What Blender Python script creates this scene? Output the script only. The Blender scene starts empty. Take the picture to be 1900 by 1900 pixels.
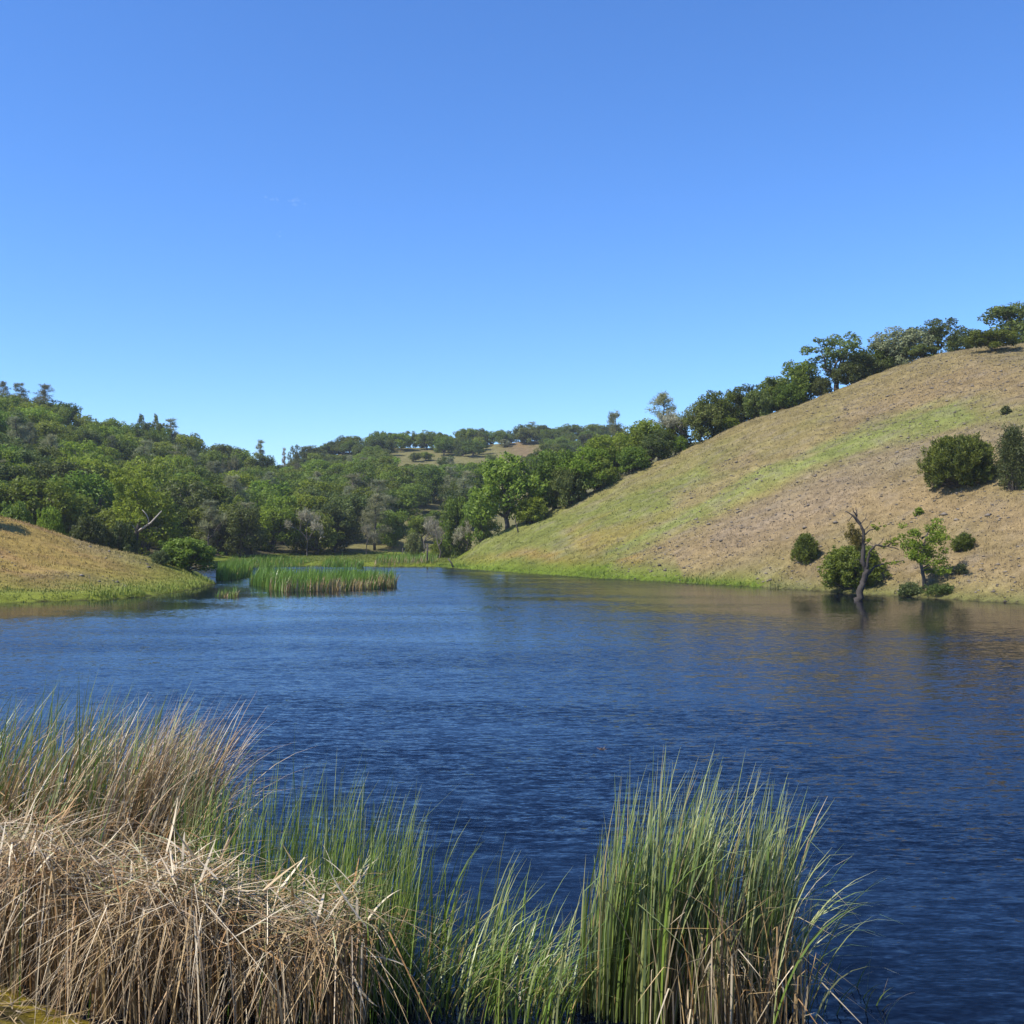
import bpy, math
import numpy as np
from mathutils import Vector

SC = bpy.context.scene
COL = SC.collection
RNG = np.random.default_rng(7)

# ------------------------------------------------------------------ camera
FPX = 2037.0          # focal length in pixels of the 1900 px photograph
HOR = 985.0           # horizon row in the photograph
CAMZ = 4.5            # eye height over the water
cam_d = bpy.data.cameras.new('camera')
cam = bpy.data.objects.new('camera', cam_d)
COL.objects.link(cam)
cam.location = (0, 0, CAMZ)
cam.rotation_euler = (math.radians(90), 0, 0)
cam_d.sensor_fit = 'HORIZONTAL'
cam_d.sensor_width = 36
cam_d.lens = 36 * FPX / 1900
cam_d.shift_y = (HOR - 950) / 1900
cam_d.clip_start = 0.1
cam_d.clip_end = 5000
SC.camera = cam

# ------------------------------------------------------------------ sky, sun, exposure
SUN_EL = math.radians(50)
SUN_AZ = math.radians(246)      # clockwise from +Y: to the left, a little behind the camera
world = bpy.data.worlds.new('World')
SC.world = world
world.use_nodes = True
wn = world.node_tree
sky = wn.nodes.new('ShaderNodeTexSky')
sky.sky_type = 'NISHITA'
sky.sun_disc = False
sky.sun_elevation = SUN_EL
sky.sun_rotation = SUN_AZ
sky.altitude = 800
sky.air_density = 1.0
sky.dust_density = 0.3
sky.ozone_density = 10.0
bg = wn.nodes['Background']
bg.inputs['Strength'].default_value = 0.15
sat = wn.nodes.new('ShaderNodeHueSaturation')      # the camera's vivid blue
sat.inputs['Saturation'].default_value = 1.09
sat.inputs['Hue'].default_value = 0.505
wn.links.new(sky.outputs[0], sat.inputs['Color'])
wn.links.new(sat.outputs[0], bg.inputs['Color'])

sun_d = bpy.data.lights.new('sun', 'SUN')
sun_d.energy = 4.8
sun_d.angle = math.radians(0.53)
sun_d.color = (1.0, 0.94, 0.84)
sun = bpy.data.objects.new('sun', sun_d)
COL.objects.link(sun)
sdir = Vector((math.sin(SUN_AZ) * math.cos(SUN_EL), math.cos(SUN_AZ) * math.cos(SUN_EL), math.sin(SUN_EL)))
sun.rotation_euler = sdir.to_track_quat('Z', 'Y').to_euler()
sun.location = (-60, -30, 80)

SC.view_settings.view_transform = 'Standard'
SC.view_settings.look = 'None'
SC.view_settings.gamma = 1
SC.view_settings.use_curve_mapping = False
SC.view_settings.exposure = 0.62
SC.cycles.max_bounces = 5
SC.cycles.diffuse_bounces = 2
SC.cycles.glossy_bounces = 3
SC.cycles.transmission_bounces = 3
SC.cycles.transparent_max_bounces = 6

# ------------------------------------------------------------------ helpers
def P(px, py, Y):
    """photograph pixel at depth Y -> world point"""
    return np.array([(px - 950) / FPX * Y, Y, CAMZ + (HOR - py) / FPX * Y])

def _hash(ix, iy, seed):
    h = (ix.astype(np.int64) * 374761393 + iy.astype(np.int64) * 668265263 + seed * 1442695041) & 0xFFFFFFFF
    h = ((h ^ (h >> 13)) * 1274126177) & 0xFFFFFFFF
    return ((h ^ (h >> 16)) & 0xFFFF) / 65535.0

def vnoise(x, y, seed=0):
    x = np.asarray(x, float); y = np.asarray(y, float)
    ix = np.floor(x).astype(np.int64); iy = np.floor(y).astype(np.int64)
    fx = x - ix; fy = y - iy
    fx = fx * fx * (3 - 2 * fx); fy = fy * fy * (3 - 2 * fy)
    a = _hash(ix, iy, seed); b = _hash(ix + 1, iy, seed)
    c = _hash(ix, iy + 1, seed); d = _hash(ix + 1, iy + 1, seed)
    return (a + (b - a) * fx) * (1 - fy) + (c + (d - c) * fx) * fy

def fbm(x, y, seed=0, octv=4):
    s = 0; a = 0.5; n = 0
    for k in range(octv):
        s = s + a * vnoise(np.asarray(x) * 2 ** k, np.asarray(y) * 2 ** k, seed + k * 17)
        n += a; a *= 0.5
    return s / n - 0.5

def make_mesh(name, V, F, tint=None, col=None, smooth=False):
    """V (n,3); F: list of (m,k) index arrays; tint: per-vertex float; col: per-vertex rgb"""
    me = bpy.data.meshes.new(name)
    V = np.asarray(V, np.float32)
    F = [np.asarray(f, np.int32) for f in F if len(f)]
    me.vertices.add(len(V)); me.vertices.foreach_set('co', V.ravel())
    nl = sum(f.size for f in F); npoly = sum(len(f) for f in F)
    me.loops.add(nl); me.loops.foreach_set('vertex_index', np.concatenate([f.ravel() for f in F]))
    tot = np.concatenate([np.full(len(f), f.shape[1], np.int32) for f in F])
    start = np.concatenate([[0], np.cumsum(tot)[:-1]]).astype(np.int32)
    me.polygons.add(npoly)
    me.polygons.foreach_set('loop_start', start)
    me.polygons.foreach_set('loop_total', tot)
    if smooth:
        me.polygons.foreach_set('use_smooth', np.ones(npoly, bool))
    me.update(calc_edges=True)
    if tint is not None:
        a = me.attributes.new('tint', 'FLOAT', 'POINT'); a.data.foreach_set('value', np.asarray(tint, np.float32))
    if col is not None:
        a = me.attributes.new('col', 'FLOAT_COLOR', 'POINT')
        c = np.ones((len(V), 4), np.float32); c[:, :3] = col
        a.data.foreach_set('color', c.ravel())
    me.validate()
    return me

def add(name, me, mat=None, parent=None, label=None, cat=None, group=None, kind=None, loc=None):
    o = bpy.data.objects.new(name, me)
    COL.objects.link(o)
    if mat is not None and me is not None and not me.materials:
        me.materials.append(mat)
    if parent is not None: o.parent = parent
    if label: o['label'] = label
    if cat: o['category'] = cat
    if group: o['group'] = group
    if kind: o['kind'] = kind
    if loc is not None: o.location = loc
    return o

class Geo:
    """collects vertices and faces of one mesh"""
    def __init__(self): self.v = []; self.q = []; self.t = []; self.tint = []; self.n = 0
    def put(self, V, quads=None, tris=None, tint=0.5):
        V = np.asarray(V, float).reshape(-1, 3)
        if quads is not None and len(quads): self.q.append(np.asarray(quads) + self.n)
        if tris is not None and len(tris): self.t.append(np.asarray(tris) + self.n)
        self.v.append(V); self.n += len(V)
        self.tint.append(np.broadcast_to(np.asarray(tint, float), (len(V),)))
    def tube(self, pts, rads, sides=6, tint=0.5, cap=True):
        pts = np.asarray(pts, float); n = len(pts)
        rads = np.asarray(rads, float)
        d = np.gradient(pts, axis=0); d /= np.linalg.norm(d, axis=1, keepdims=True) + 1e-9
        ref = np.array([0, 1, 0.01]) if abs(d[0, 2]) > 0.6 else np.array([0, 0, 1.0])
        V = []
        for i in range(n):
            a = np.cross(d[i], ref); a /= np.linalg.norm(a) + 1e-9
            b = np.cross(d[i], a)
            an = np.arange(sides) * 2 * np.pi / sides
            V.append(pts[i] + rads[i] * (np.cos(an)[:, None] * a + np.sin(an)[:, None] * b))
        V = np.concatenate(V)
        k = np.arange(sides); k2 = (k + 1) % sides
        Q = np.concatenate([np.stack([i * sides + k, i * sides + k2, (i + 1) * sides + k2, (i + 1) * sides + k], 1) for i in range(n - 1)])
        T = None
        if cap:
            V = np.concatenate([V, pts[-1:], pts[:1]])
            m = n * sides
            T = np.concatenate([np.stack([(n - 1) * sides + k, (n - 1) * sides + k2, np.full(sides, m)], 1),
                                np.stack([k2, k, np.full(sides, m + 1)], 1)])
        self.put(V, Q, T, tint)
    def mesh(self, name, smooth=False):
        V = np.concatenate(self.v)
        F = []
        if self.q: F.append(np.concatenate(self.q))
        if self.t: F.append(np.concatenate(self.t))
        return make_mesh(name, V, F, tint=np.concatenate(self.tint), smooth=smooth)

# ------------------------------------------------------------------ materials
def new_mat(name):
    m = bpy.data.materials.new(name); m.use_nodes = True
    nt = m.node_tree
    return m, nt, nt.nodes['Principled BSDF']

def N(nt, typ, **kw):
    n = nt.nodes.new(typ)
    for k, v in kw.items():
        if k in ('operation', 'blend_type', 'data_type', 'attribute_name', 'noise_dimensions', 'interpolation_type', 'wave_type', 'bands_direction', 'noise_type'):
            setattr(n, k, v)
        else:
            n.inputs[k].default_value = v
    return n

def leaf_mat(name, c_dark, c_light, trans=0.3, rough=0.55, objvar=0.35):
    """foliage: leaf-to-leaf and tree-to-tree colour variation"""
    m, nt, b = new_mat(name)
    L = nt.links
    at = N(nt, 'ShaderNodeAttribute', attribute_name='tint')
    oi = N(nt, 'ShaderNodeObjectInfo')
    mix = N(nt, 'ShaderNodeMix', data_type='RGBA')
    mix.inputs[6].default_value = (*c_dark, 1); mix.inputs[7].default_value = (*c_light, 1)
    L.new(at.outputs['Fac'], mix.inputs[0])
    mr = N(nt, 'ShaderNodeMapRange'); mr.inputs[3].default_value = 1 - objvar; mr.inputs[4].default_value = 1 + objvar
    L.new(oi.outputs['Random'], mr.inputs[0])
    hs = N(nt, 'ShaderNodeHueSaturation')
    L.new(mix.outputs[2], hs.inputs['Color']); L.new(mr.outputs[0], hs.inputs['Value'])
    mu = N(nt, 'ShaderNodeMath', operation='MULTIPLY'); mu.inputs[1].default_value = 7.31
    fr = N(nt, 'ShaderNodeMath', operation='FRACT')
    L.new(oi.outputs['Random'], mu.inputs[0]); L.new(mu.outputs[0], fr.inputs[0])
    mh = N(nt, 'ShaderNodeMapRange'); mh.inputs[3].default_value = 0.478; mh.inputs[4].default_value = 0.515
    L.new(fr.outputs[0], mh.inputs[0]); L.new(mh.outputs[0], hs.inputs['Hue'])
    L.new(hs.outputs[0], b.inputs['Base Color'])
    b.inputs['Roughness'].default_value = rough
    b.inputs['Specular IOR Level'].default_value = 0.25
    tr = nt.nodes.new('ShaderNodeBsdfTranslucent')
    L.new(hs.outputs[0], tr.inputs['Color'])
    ms = nt.nodes.new('ShaderNodeMixShader'); ms.inputs[0].default_value = trans
    L.new(b.outputs[0], ms.inputs[1]); L.new(tr.outputs[0], ms.inputs[2])
    L.new(ms.outputs[0], nt.nodes['Material Output'].inputs['Surface'])
    return m

def blade_mat(name, trans=0.25, rough=0.45):
    """reeds and grass: colour comes from each blade's own 'col' attribute"""
    m, nt, b = new_mat(name)
    L = nt.links
    at = N(nt, 'ShaderNodeAttribute', attribute_name='col')
    L.new(at.outputs['Color'], b.inputs['Base Color'])
    b.inputs['Roughness'].default_value = rough
    b.inputs['Specular IOR Level'].default_value = 0.5
    tr = nt.nodes.new('ShaderNodeBsdfTranslucent')
    L.new(at.outputs['Color'], tr.inputs['Color'])
    ms = nt.nodes.new('ShaderNodeMixShader'); ms.inputs[0].default_value = trans
    L.new(b.outputs[0], ms.inputs[1]); L.new(tr.outputs[0], ms.inputs[2])
    L.new(ms.outputs[0], nt.nodes['Material Output'].inputs['Surface'])
    return m

def bark_mat(name, c0, c1, scale=3.0):
    m, nt, b = new_mat(name)
    L = nt.links
    tc = N(nt, 'ShaderNodeTexCoord')
    mp = N(nt, 'ShaderNodeMapping'); mp.inputs['Scale'].default_value = (4, 4, 1)
    L.new(tc.outputs['Object'], mp.inputs['Vector'])
    nz = N(nt, 'ShaderNodeTexNoise', Scale=scale, Detail=6.0, Roughness=0.65)
    L.new(mp.outputs[0], nz.inputs['Vector'])
    mix = N(nt, 'ShaderNodeMix', data_type='RGBA')
    mix.inputs[6].default_value = (*c0, 1); mix.inputs[7].default_value = (*c1, 1)
    L.new(nz.outputs['Fac'], mix.inputs[0]); L.new(mix.outputs[2], b.inputs['Base Color'])
    bp = N(nt, 'ShaderNodeBump', Strength=0.8, Distance=0.05)
    L.new(nz.outputs['Fac'], bp.inputs['Height']); L.new(bp.outputs[0], b.inputs['Normal'])
    b.inputs['Roughness'].default_value = 0.85
    return m

M = {}
M['oak bright'] = leaf_mat('leaf_bright_green', (0.098, 0.145, 0.014), (0.240, 0.325, 0.030), 0.46, objvar=0.24)
M['oak mid'] = leaf_mat('leaf_mid_green', (0.078, 0.116, 0.015), (0.205, 0.272, 0.034), 0.46)
M['oak dark'] = leaf_mat('leaf_dark_green', (0.058, 0.082, 0.018), (0.152, 0.190, 0.042), 0.42)
M['pine'] = leaf_mat('needle_grey_green', (0.140, 0.155, 0.070), (0.330, 0.345, 0.180), 0.42)
M['bare'] = leaf_mat('twig_grey', (0.190, 0.175, 0.110), (0.390, 0.365, 0.250), 0.35)
M['juniper'] = leaf_mat('juniper_spray', (0.045, 0.066, 0.012), (0.190, 0.215, 0.028), 0.3, objvar=0.15)
M['willow'] = leaf_mat('willow_leaf', (0.070, 0.095, 0.028), (0.170, 0.200, 0.065), 0.35)
M['mistletoe'] = leaf_mat('mistletoe_leaf', (0.055, 0.055, 0.010), (0.150, 0.130, 0.022), 0.2)
M['bark'] = bark_mat('bark_grey_brown', (0.035, 0.028, 0.022), (0.130, 0.110, 0.090))
M['dead'] = bark_mat('weathered_dead_wood', (0.016, 0.013, 0.011), (0.068, 0.054, 0.044), 2.0)
M['pale'] = bark_mat('bleached_wood', (0.28, 0.24, 0.20), (0.50, 0.45, 0.39), 2.0)
M['post'] = bark_mat('old_post_wood', (0.03, 0.026, 0.022), (0.10, 0.085, 0.07), 2.0)
M['blade'] = blade_mat('reed_blade', 0.25, 0.36)
M['dry'] = blade_mat('dry_reed_blade', 0.15, 0.6)
M['grass'] = blade_mat('hill_grass_blade', 0.2, 0.7)

# ------------------------------------------------------------------ terrain function
LAKE = np.array([(-45, 11.5), (-12, 11.6), (-5.3, 11.1), (-4.5, 10.5), (-3.6, 9.95), (-1, 9.75), (2, 9.7), (4, 9.5), (12, 9), (45, 9), (60, 20), (46, 44),
    (31.7, 67.9), (27.4, 74.5), (22.4, 83), (16, 93.5), (7.8, 105), (0, 117.5), (-7.9, 134.8), (-10, 137.5), (-16, 138),
    (-24, 140.5), (-38, 142), (-37, 128), (-31, 110), (-27.3, 98), (-25, 92), (-24.5, 86), (-24.9, 77.7), (-26.2, 71.8),
    (-32, 69), (-40, 60), (-52, 40), (-55, 20)], float)

def lake_sd(x, y):
    """signed distance to the shoreline, negative inside the lake"""
    x = np.asarray(x, float); y = np.asarray(y, float)
    d = np.full(x.shape, 1e9); inside = np.zeros(x.shape, bool)
    n = len(LAKE)
    for i in range(n):
        ax, ay = LAKE[i]; bx, by = LAKE[(i + 1) % n]
        ex, ey = bx - ax, by - ay
        t = np.clip(((x - ax) * ex + (y - ay) * ey) / (ex * ex + ey * ey), 0, 1)
        d = np.minimum(d, np.hypot(x - ax - t * ex, y - ay - t * ey))
        c = ((ay > y) != (by > y)) & (x < ex * (y - ay) / (ey if ey else 1e-9) + ax)
        inside ^= c
    return np.where(inside, -d, d)

def shore_sd(x, y):
    """the shoreline with its small bays and points"""
    sd = lake_sd(x, y)
    return sd + np.where(y > 55, 1, 0.15) * (1.5 * fbm(x / 5, y / 5, 33) + 0.5 * fbm(x / 1.3, y / 1.3, 35, 2)) * np.exp(-np.abs(sd) / 4)

YC = 138.0
# crest of the bare hill: (pixel column, pixel row of the grass edge)
CREST = np.array([(800, 1052), (830, 1046), (900, 1003), (965, 973), (1050, 938), (1150, 890), (1250, 848), (1350, 800), (1450, 760), (1550, 728),
                  (1650, 690), (1750, 657), (1850, 644), (1950, 640), (2100, 630), (2500, 590), (3200, 540)], float)
CRX = (CREST[:, 0] - 950) / FPX * YC
CRZ = CAMZ + (HOR - CREST[:, 1]) / FPX * YC
# ridge behind the woods: column, row of the ground line, depth
RIDGE = np.array([(-1500, 560, 300), (-600, 640, 290), (-200, 715, 285), (0, 768, 285), (200, 824, 300), (400, 874, 320), (480, 893, 340), (530, 895, 370), (570, 866, 410), (620, 844, 425),
                  (700, 829, 430), (800, 830, 430), (900, 826, 435), (1000, 817, 440), (1100, 820, 440), (1250, 822, 440), (1600, 800, 440), (2600, 780, 440)], float)

def sstep(t): t = np.clip(t, 0, 1); return t * t * (3 - 2 * t)
def smax(a, b, k): 
    h = np.clip(0.5 + 0.5 * (a - b) / k, 0, 1)
    return b + (a - b) * h + k * h * (1 - h)

def hill_right(x, y):
    ys = np.interp(x, [-11, -10, -7.9, 0, 7.8, 16, 22.4, 27.4, 31.7, 46, 60, 90, 140, 300], [139, 137, 134.8, 117.5, 105, 93.5, 83, 74.5, 67.9, 44, 20, -30, -110, -300])
    zc = np.interp(x, CRX, CRZ); zc = np.where(x < CRX[0], 0, np.maximum(zc, 0))
    t = (y - ys) / np.maximum(YC - ys, 1.0)
    tt = np.clip(t, 0, 1)
    face = zc * (0.93 * tt + 0.07 * tt ** 0.6)
    dy = np.maximum(y - YC, 0)
    z = face - 0.02 * dy - 0.0022 * dy * dy
    z = np.where(t > 0, z, -5)
    return np.where(x < -10.5, -5, z)

def hill_left(x, y):
    xs = [-140, -80, -55, -44, -37.3, -32.6, -28.9, -26.6, -24]
    zc = np.interp(x, xs, [12, 10.5, 7.6, 5.5, 3.4, 2.25, 0.95, 0.35, 0.0])
    yf = np.interp(x, [-140, -80, -52, -40, -32, -26, -24.5], [0, 10, 40, 60, 69, 72, 84])
    t = np.clip((y - yf) / (95 - yf), 0, 1)
    z = zc * (0.85 * t + 0.15 * np.sqrt(t))
    z = np.where(y > 95, zc * np.exp(-((y - 95) / 16) ** 2), z)
    return np.where(y < yf, -5, z)

def hill_back(x, y):
    yy = np.maximum(y, 60)
    px = 950 + x / yy * FPX
    yr = np.interp(px, RIDGE[:, 0], RIDGE[:, 2]); pr = np.interp(px, RIDGE[:, 0], RIDGE[:, 1])
    zr = CAMZ + (HOR - pr) / FPX * yr
    yb = np.interp(px, [-600, 0, 250, 400, 600, 850, 1000], [110, 126, 135, 152, 178, 188, 190])
    t = np.clip((yy - yb) / (yr - yb), 0, 1)
    z = 0.5 + (zr - 0.5) * (0.75 * t + 0.25 * t * t)
    z = z + fbm(x / 38, y / 38, 5) * 5.0 * sstep(t * 3) * (1 - 0.75 * sstep((t - 0.7) / 0.3))
    z = np.where(yy > yr, zr - 0.05 * (yy - yr) - 0.0006 * (yy - yr) ** 2, z)
    return np.where(y < 60, -5, np.maximum(z, -30))

def terrain(x, y):
    x = np.asarray(x, float); y = np.asarray(y, float)
    sd = shore_sd(x, y)
    so = np.maximum(sd, 0)
    base = 0.45 * (1 - np.exp(-so / 3.0)) + 0.05 * np.clip(fbm(x / 3, y / 3, 3), -0.5, 0.5) * np.minimum(so, 1)
    # the near bank the camera stands on
    near = np.where(y < 14, np.minimum(0.38 * so, 2.85) + 0.16 * np.clip(fbm(x / .35, y / .35, 13, 3), -.4, .4) * np.clip(so * 2, 0, 1), 0)
    near = np.where(y < -4, 2.85 - 0.2 * np.maximum(-4 - y, 0), near)
    near = np.maximum(near, -4)
    z = np.maximum(base, near)
    z = np.where(y < -4, near, z)
    hr = hill_right(x, y); hl = hill_left(x, y); hb = hill_back(x, y)
    rough = fbm(x / 6, y / 6, 9) * 0.7 + fbm(x / 1.6, y / 1.6, 21, 3) * 0.22
    amp = np.minimum(so / 5, 1)
    terr = np.sin(hr * 7.4 + fbm(x / 5, y / 5, 61) * 9) * (0.35 + np.clip(fbm(x / 9, y / 9, 71) * 3, -.35, .65))
    gully = -np.abs(fbm(x / 16 + y / 40, y / 60, 83, 2)) * 2.2 + 0.35
    hr = hr + (rough + 0.075 * terr + gully * 0.8 * np.clip(hr / 5, 0, 1)) * amp * np.clip(hr / 2, 0, 1)
    hl = hl + rough * amp * np.clip(hl / 1.5, 0, 1) * 0.6
    tap = np.clip(so / 1.6, 0, 1) ** 0.8
    zr_ = smax(z, hr, 0.35); zr_ = smax(zr_, hl, 0.3); zr_ = smax(zr_, hb, 0.3)
    z = np.where(zr_ > z, z + (zr_ - z) * np.where(y > 40, tap, 1), z)
    bed = -np.minimum(0.35 * np.maximum(-sd, 0), 2.5)
    return np.where(sd < 0, bed, z)

def tz(x, y): return float(terrain(np.array([x]), np.array([y]))[0])

_YS = np.concatenate([np.arange(20, 150, 0.25), np.arange(150, 460, 1.0)])
def hit(px, py):
    """where the ray through a pixel first meets the ground"""
    x = (px - 950) / FPX * _YS; z = CAMZ + (HOR - py) / FPX * _YS
    g = np.maximum(terrain(x, _YS), 0)
    w = np.nonzero(z <= g)[0]
    if len(w) == 0: return None
    i = w[0]
    return np.array([x[i], _YS[i], g[i]])

# ------------------------------------------------------------------ ground sheet
def brush(px, py, line, w):
    """soft band along a polyline of (column, row), half-width w"""
    d = np.full(px.shape, 1e9)
    for (ax, ay), (bx, by) in zip(line[:-1], line[1:]):
        ex, ey = bx - ax, by - ay
        t = np.clip(((px - ax) * ex + (py - ay) * ey) / (ex * ex + ey * ey), 0, 1)
        d = np.minimum(d, np.hypot(px - ax - t * ex, py - ay - t * ey))
    return np.exp(-(d / w) ** 2)

C_TAN = np.array([0.178, 0.142, 0.058]); C_PINK = np.array([0.205, 0.148, 0.074]); C_GREEN = np.array([0.122, 0.132, 0.036])
C_BRIGHT = np.array([0.095, 0.135, 0.014]); C_STRAW = np.array([0.250, 0.160, 0.052]); C_GREY = np.array([0.150, 0.125, 0.098])
C_FOREST = np.array([0.060, 0.052, 0.028]); C_MUD = np.array([0.030, 0.026, 0.014]); C_ALGAE = np.array([0.26, 0.20, 0.020])
C_BACK = np.array([0.205, 0.190, 0.070])

def ground_colour(x, y, z):
    sd = shore_sd(x, y)
    yy = np.maximum(y, 5)
    n1 = fbm(x / 13, y / 7, 41); n2 = fbm(x / 5, y / 2, 57); n3 = fbm(x / 1.6, y / 0.8, 77, 3)
    px = 950 + x / yy * FPX + n1 * 60 + n2 * 30
    py = HOR - (z - CAMZ) / yy * FPX + n1 * 24 + n2 * 24
    c = np.broadcast_to(C_TAN, x.shape + (3,)).copy()
    def mix(w, col):
        nonlocal c
        w = np.clip(w, 0, 1)[..., None]; c = c * (1 - w) + np.asarray(col) * w
    far = y > 139
    # bare hill
    R = (x > -12) & (y < 150) & (y > 40)
    R = R.astype(float)
    mix(R * 0.6 * np.clip(0.5 + n1 * 2.2 + (1250 - px) / 900, 0, 1), C_GREEN * np.array([1.15, 1.12, 1.0]))
    mix(R * 0.95 * brush(px, py, [(900, 1015), (1050, 975), (1200, 940), (1330, 890)], 52), C_GREEN * np.array([1.12, 1.15, 1.0]))
    mix(R * 0.6 * brush(px, py, [(1080, 1005), (1300, 955), (1450, 885)], 22), C_STRAW * np.array([.92, 1.0, .9]))
    mix(R * 0.9 * brush(px, py, [(1250, 1035), (1400, 985), (1550, 930), (1700, 930), (1900, 960)], 60), C_PINK)
    mix(R * 0.7 * brush(px, py, [(1250, 930), (1400, 880), (1500, 840)], 16), C_PINK * 1.05)
    mix(R * 0.7 * brush(px, py, [(1330, 870), (1390, 850)], 16), C_PINK * 0.9)
    mix(R * 0.8 * brush(px, py, [(1600, 780), (1800, 700), (1900, 720)], 45), C_PINK * 0.95)
    mix(R * 0.75 * brush(px, py, [(1350, 990), (1500, 925), (1650, 850), (1900, 800)], 34) * 0.55, C_GREY * np.array([1.3, 1.2, 1.1]))
    mix(R * 0.85 * brush(px, py, [(1120, 1020), (1300, 950), (1420, 890), (1560, 840), (1680, 790), (1780, 765)], 17), np.array([0.155, 0.182, 0.046]))
    mix(R * 0.6 * brush(px, py, [(1620, 800), (1760, 770), (1900, 770)], 20), C_GREEN * 1.1)
    mix(R * 0.8 * brush(px, py, [(860, 1040), (980, 1030), (1080, 1045), (1180, 1035)], 11), C_STRAW * 0.95)
    mix(R * 0.75 * brush(px, py, [(1500, 1060), (1700, 1040), (1900, 1050)], 45), C_PINK * 0.95)
    mix(R * 0.5 * np.clip(n3 * 3, 0, 1), C_GREY * 0.9)
    # green fringe on the shores
    wsh = np.exp(-(np.maximum(sd, 0) / np.where(x > 15, 1.3, 2.6)) ** 2)
    mix(R * wsh * np.where(px > 1420, 0.75, 1.0), np.where(px[..., None] > 1420, C_GREEN * 0.85, C_BRIGHT))
    mix(R * brush(px, py, [(1060, 1058), (1120, 1052)], 18), C_BRIGHT)
    # left bank
    Lb = ((x < -20) & (y < 120) & (y > 30)).astype(float)
    mix(Lb * 0.9, C_STRAW * np.array([1.1, 1.2, 1.0]))
    mix(Lb * 0.8 * np.clip(n1 * 2.5 + 0.1, 0, 1), C_GREEN * 1.1)
    mix(Lb * 0.75 * np.clip(n2 * 4 - 0.1, 0, 1), np.array([.245, .145, .065]))
    mix(Lb * 0.35 * brush(px, py, [(130, 1005), (200, 1025), (280, 1045)], 12), C_GREY)
    mix(Lb * 0.3 * brush(px, py, [(60, 1072), (150, 1066), (230, 1085)], 8), C_GREY)
    mix(Lb * np.exp(-(np.maximum(sd, 0) / 6.5) ** 2) * 0.9, C_BRIGHT * np.array([1.45, 1.25, 1.5]))
    # meadow at the head of the lake
    Me = ((y > 137) & (x < -5) & (z < 2.0)).astype(float)
    mix(Me * 0.95, C_BRIGHT * np.array([1.2, 1.05, 1.0]))
    mix(Me * 0.5 * np.clip(n2 * 3, 0, 1), C_GREEN * 0.8)
    # wooded hills
    Fo = (far & (z >= 0.9)).astype(float) * np.clip((y - 141) / 6, 0, 1)
    left = np.clip((620 - px) / 120, 0, 1)
    mix(Fo, C_BACK * (0.9 + 0.4 * n1[..., None]))
    mix(Fo * (0.35 + 0.6 * left) * np.clip(0.9 + n1, 0, 1), C_FOREST)
    mix(Fo * brush(px, py, [(940, 812), (985, 850)], 22) , C_PINK * 0.8)
    # lake bed and mud at the waterline
    mix((sd < 0).astype(float), C_MUD)
    # near bank
    nb = (y < 14).astype(float) * (sd > 0)
    mix(nb, C_MUD * 1.5)
    n4 = fbm(x / .28, y / .28, 99, 3)
    mix(nb * np.clip(0.8 + n4 * 3.5, 0, 1) * np.maximum(np.clip((-3.0 - x) / 0.8, 0, 1), 0.6 * np.exp(-((x - 1.2) / 0.6) ** 2)), C_ALGAE)
    mix(nb * (np.maximum(sd, 0) > 2.6), C_TAN * 0.7)
    return c * (1 + 0.35 * n3[..., None])

def axis(parts):
    return np.unique(np.concatenate([np.arange(a, b, s) for a, b, s in parts]))
gx = axis([(-620, -160, 14), (-160, -70, 3.0), (-70, -8, 0.55), (-8, 8, 0.12), (8, 78, 0.38), (78, 170, 3.0), (170, 640, 14)])
gy = axis([(-160, -10, 10), (-10, 7, 1.0), (7, 14, 0.12), (14, 60, 1.5), (60, 146, 0.38), (146, 210, 1.0), (210, 460, 3.0), (460, 900, 14)])
GX, GY = np.meshgrid(gx, gy)
GZ = terrain(GX, GY)
GC = ground_colour(GX, GY, GZ)
nx, ny = len(gx), len(gy)
idx = np.arange(nx * ny).reshape(ny, nx)
quads = np.stack([idx[:-1, :-1], idx[:-1, 1:], idx[1:, 1:], idx[1:, :-1]], -1).reshape(-1, 4)
gm, nt, b = new_mat('hill_soil_and_grass')
L = nt.links
at = N(nt, 'ShaderNodeAttribute', attribute_name='col')
geo = N(nt, 'ShaderNodeNewGeometry')
n1 = N(nt, 'ShaderNodeTexNoise', Scale=1.1, Detail=8.0, Roughness=0.7)
n2 = N(nt, 'ShaderNodeTexNoise', Scale=0.23, Detail=5.0, Roughness=0.6)
L.new(geo.outputs['Position'], n1.inputs['Vector']); L.new(geo.outputs['Position'], n2.inputs['Vector'])
r1 = N(nt, 'ShaderNodeMapRange'); r1.inputs[1].default_value = 0.3; r1.inputs[2].default_value = 0.7; r1.inputs[3].default_value = 0.62; r1.inputs[4].default_value = 1.3
L.new(n1.outputs['Fac'], r1.inputs[0])
r2 = N(nt, 'ShaderNodeMapRange'); r2.inputs[1].default_value = 0.3; r2.inputs[2].default_value = 0.7; r2.inputs[3].default_value = 0.85; r2.inputs[4].default_value = 1.15
L.new(n2.outputs['Fac'], r2.inputs[0])
mm = N(nt, 'ShaderNodeMath', operation='MULTIPLY'); L.new(r1.outputs[0], mm.inputs[0]); L.new(r2.outputs[0], mm.inputs[1])
hs = N(nt, 'ShaderNodeHueSaturation'); L.new(at.outputs['Color'], hs.inputs['Color']); L.new(mm.outputs[0], hs.inputs['Value'])
L.new(hs.outputs[0], b.inputs['Base Color'])
n9 = N(nt, 'ShaderNodeTexNoise', Scale=11.0, Detail=4.0, Roughness=0.7); L.new(geo.outputs['Position'], n9.inputs['Vector'])
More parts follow.
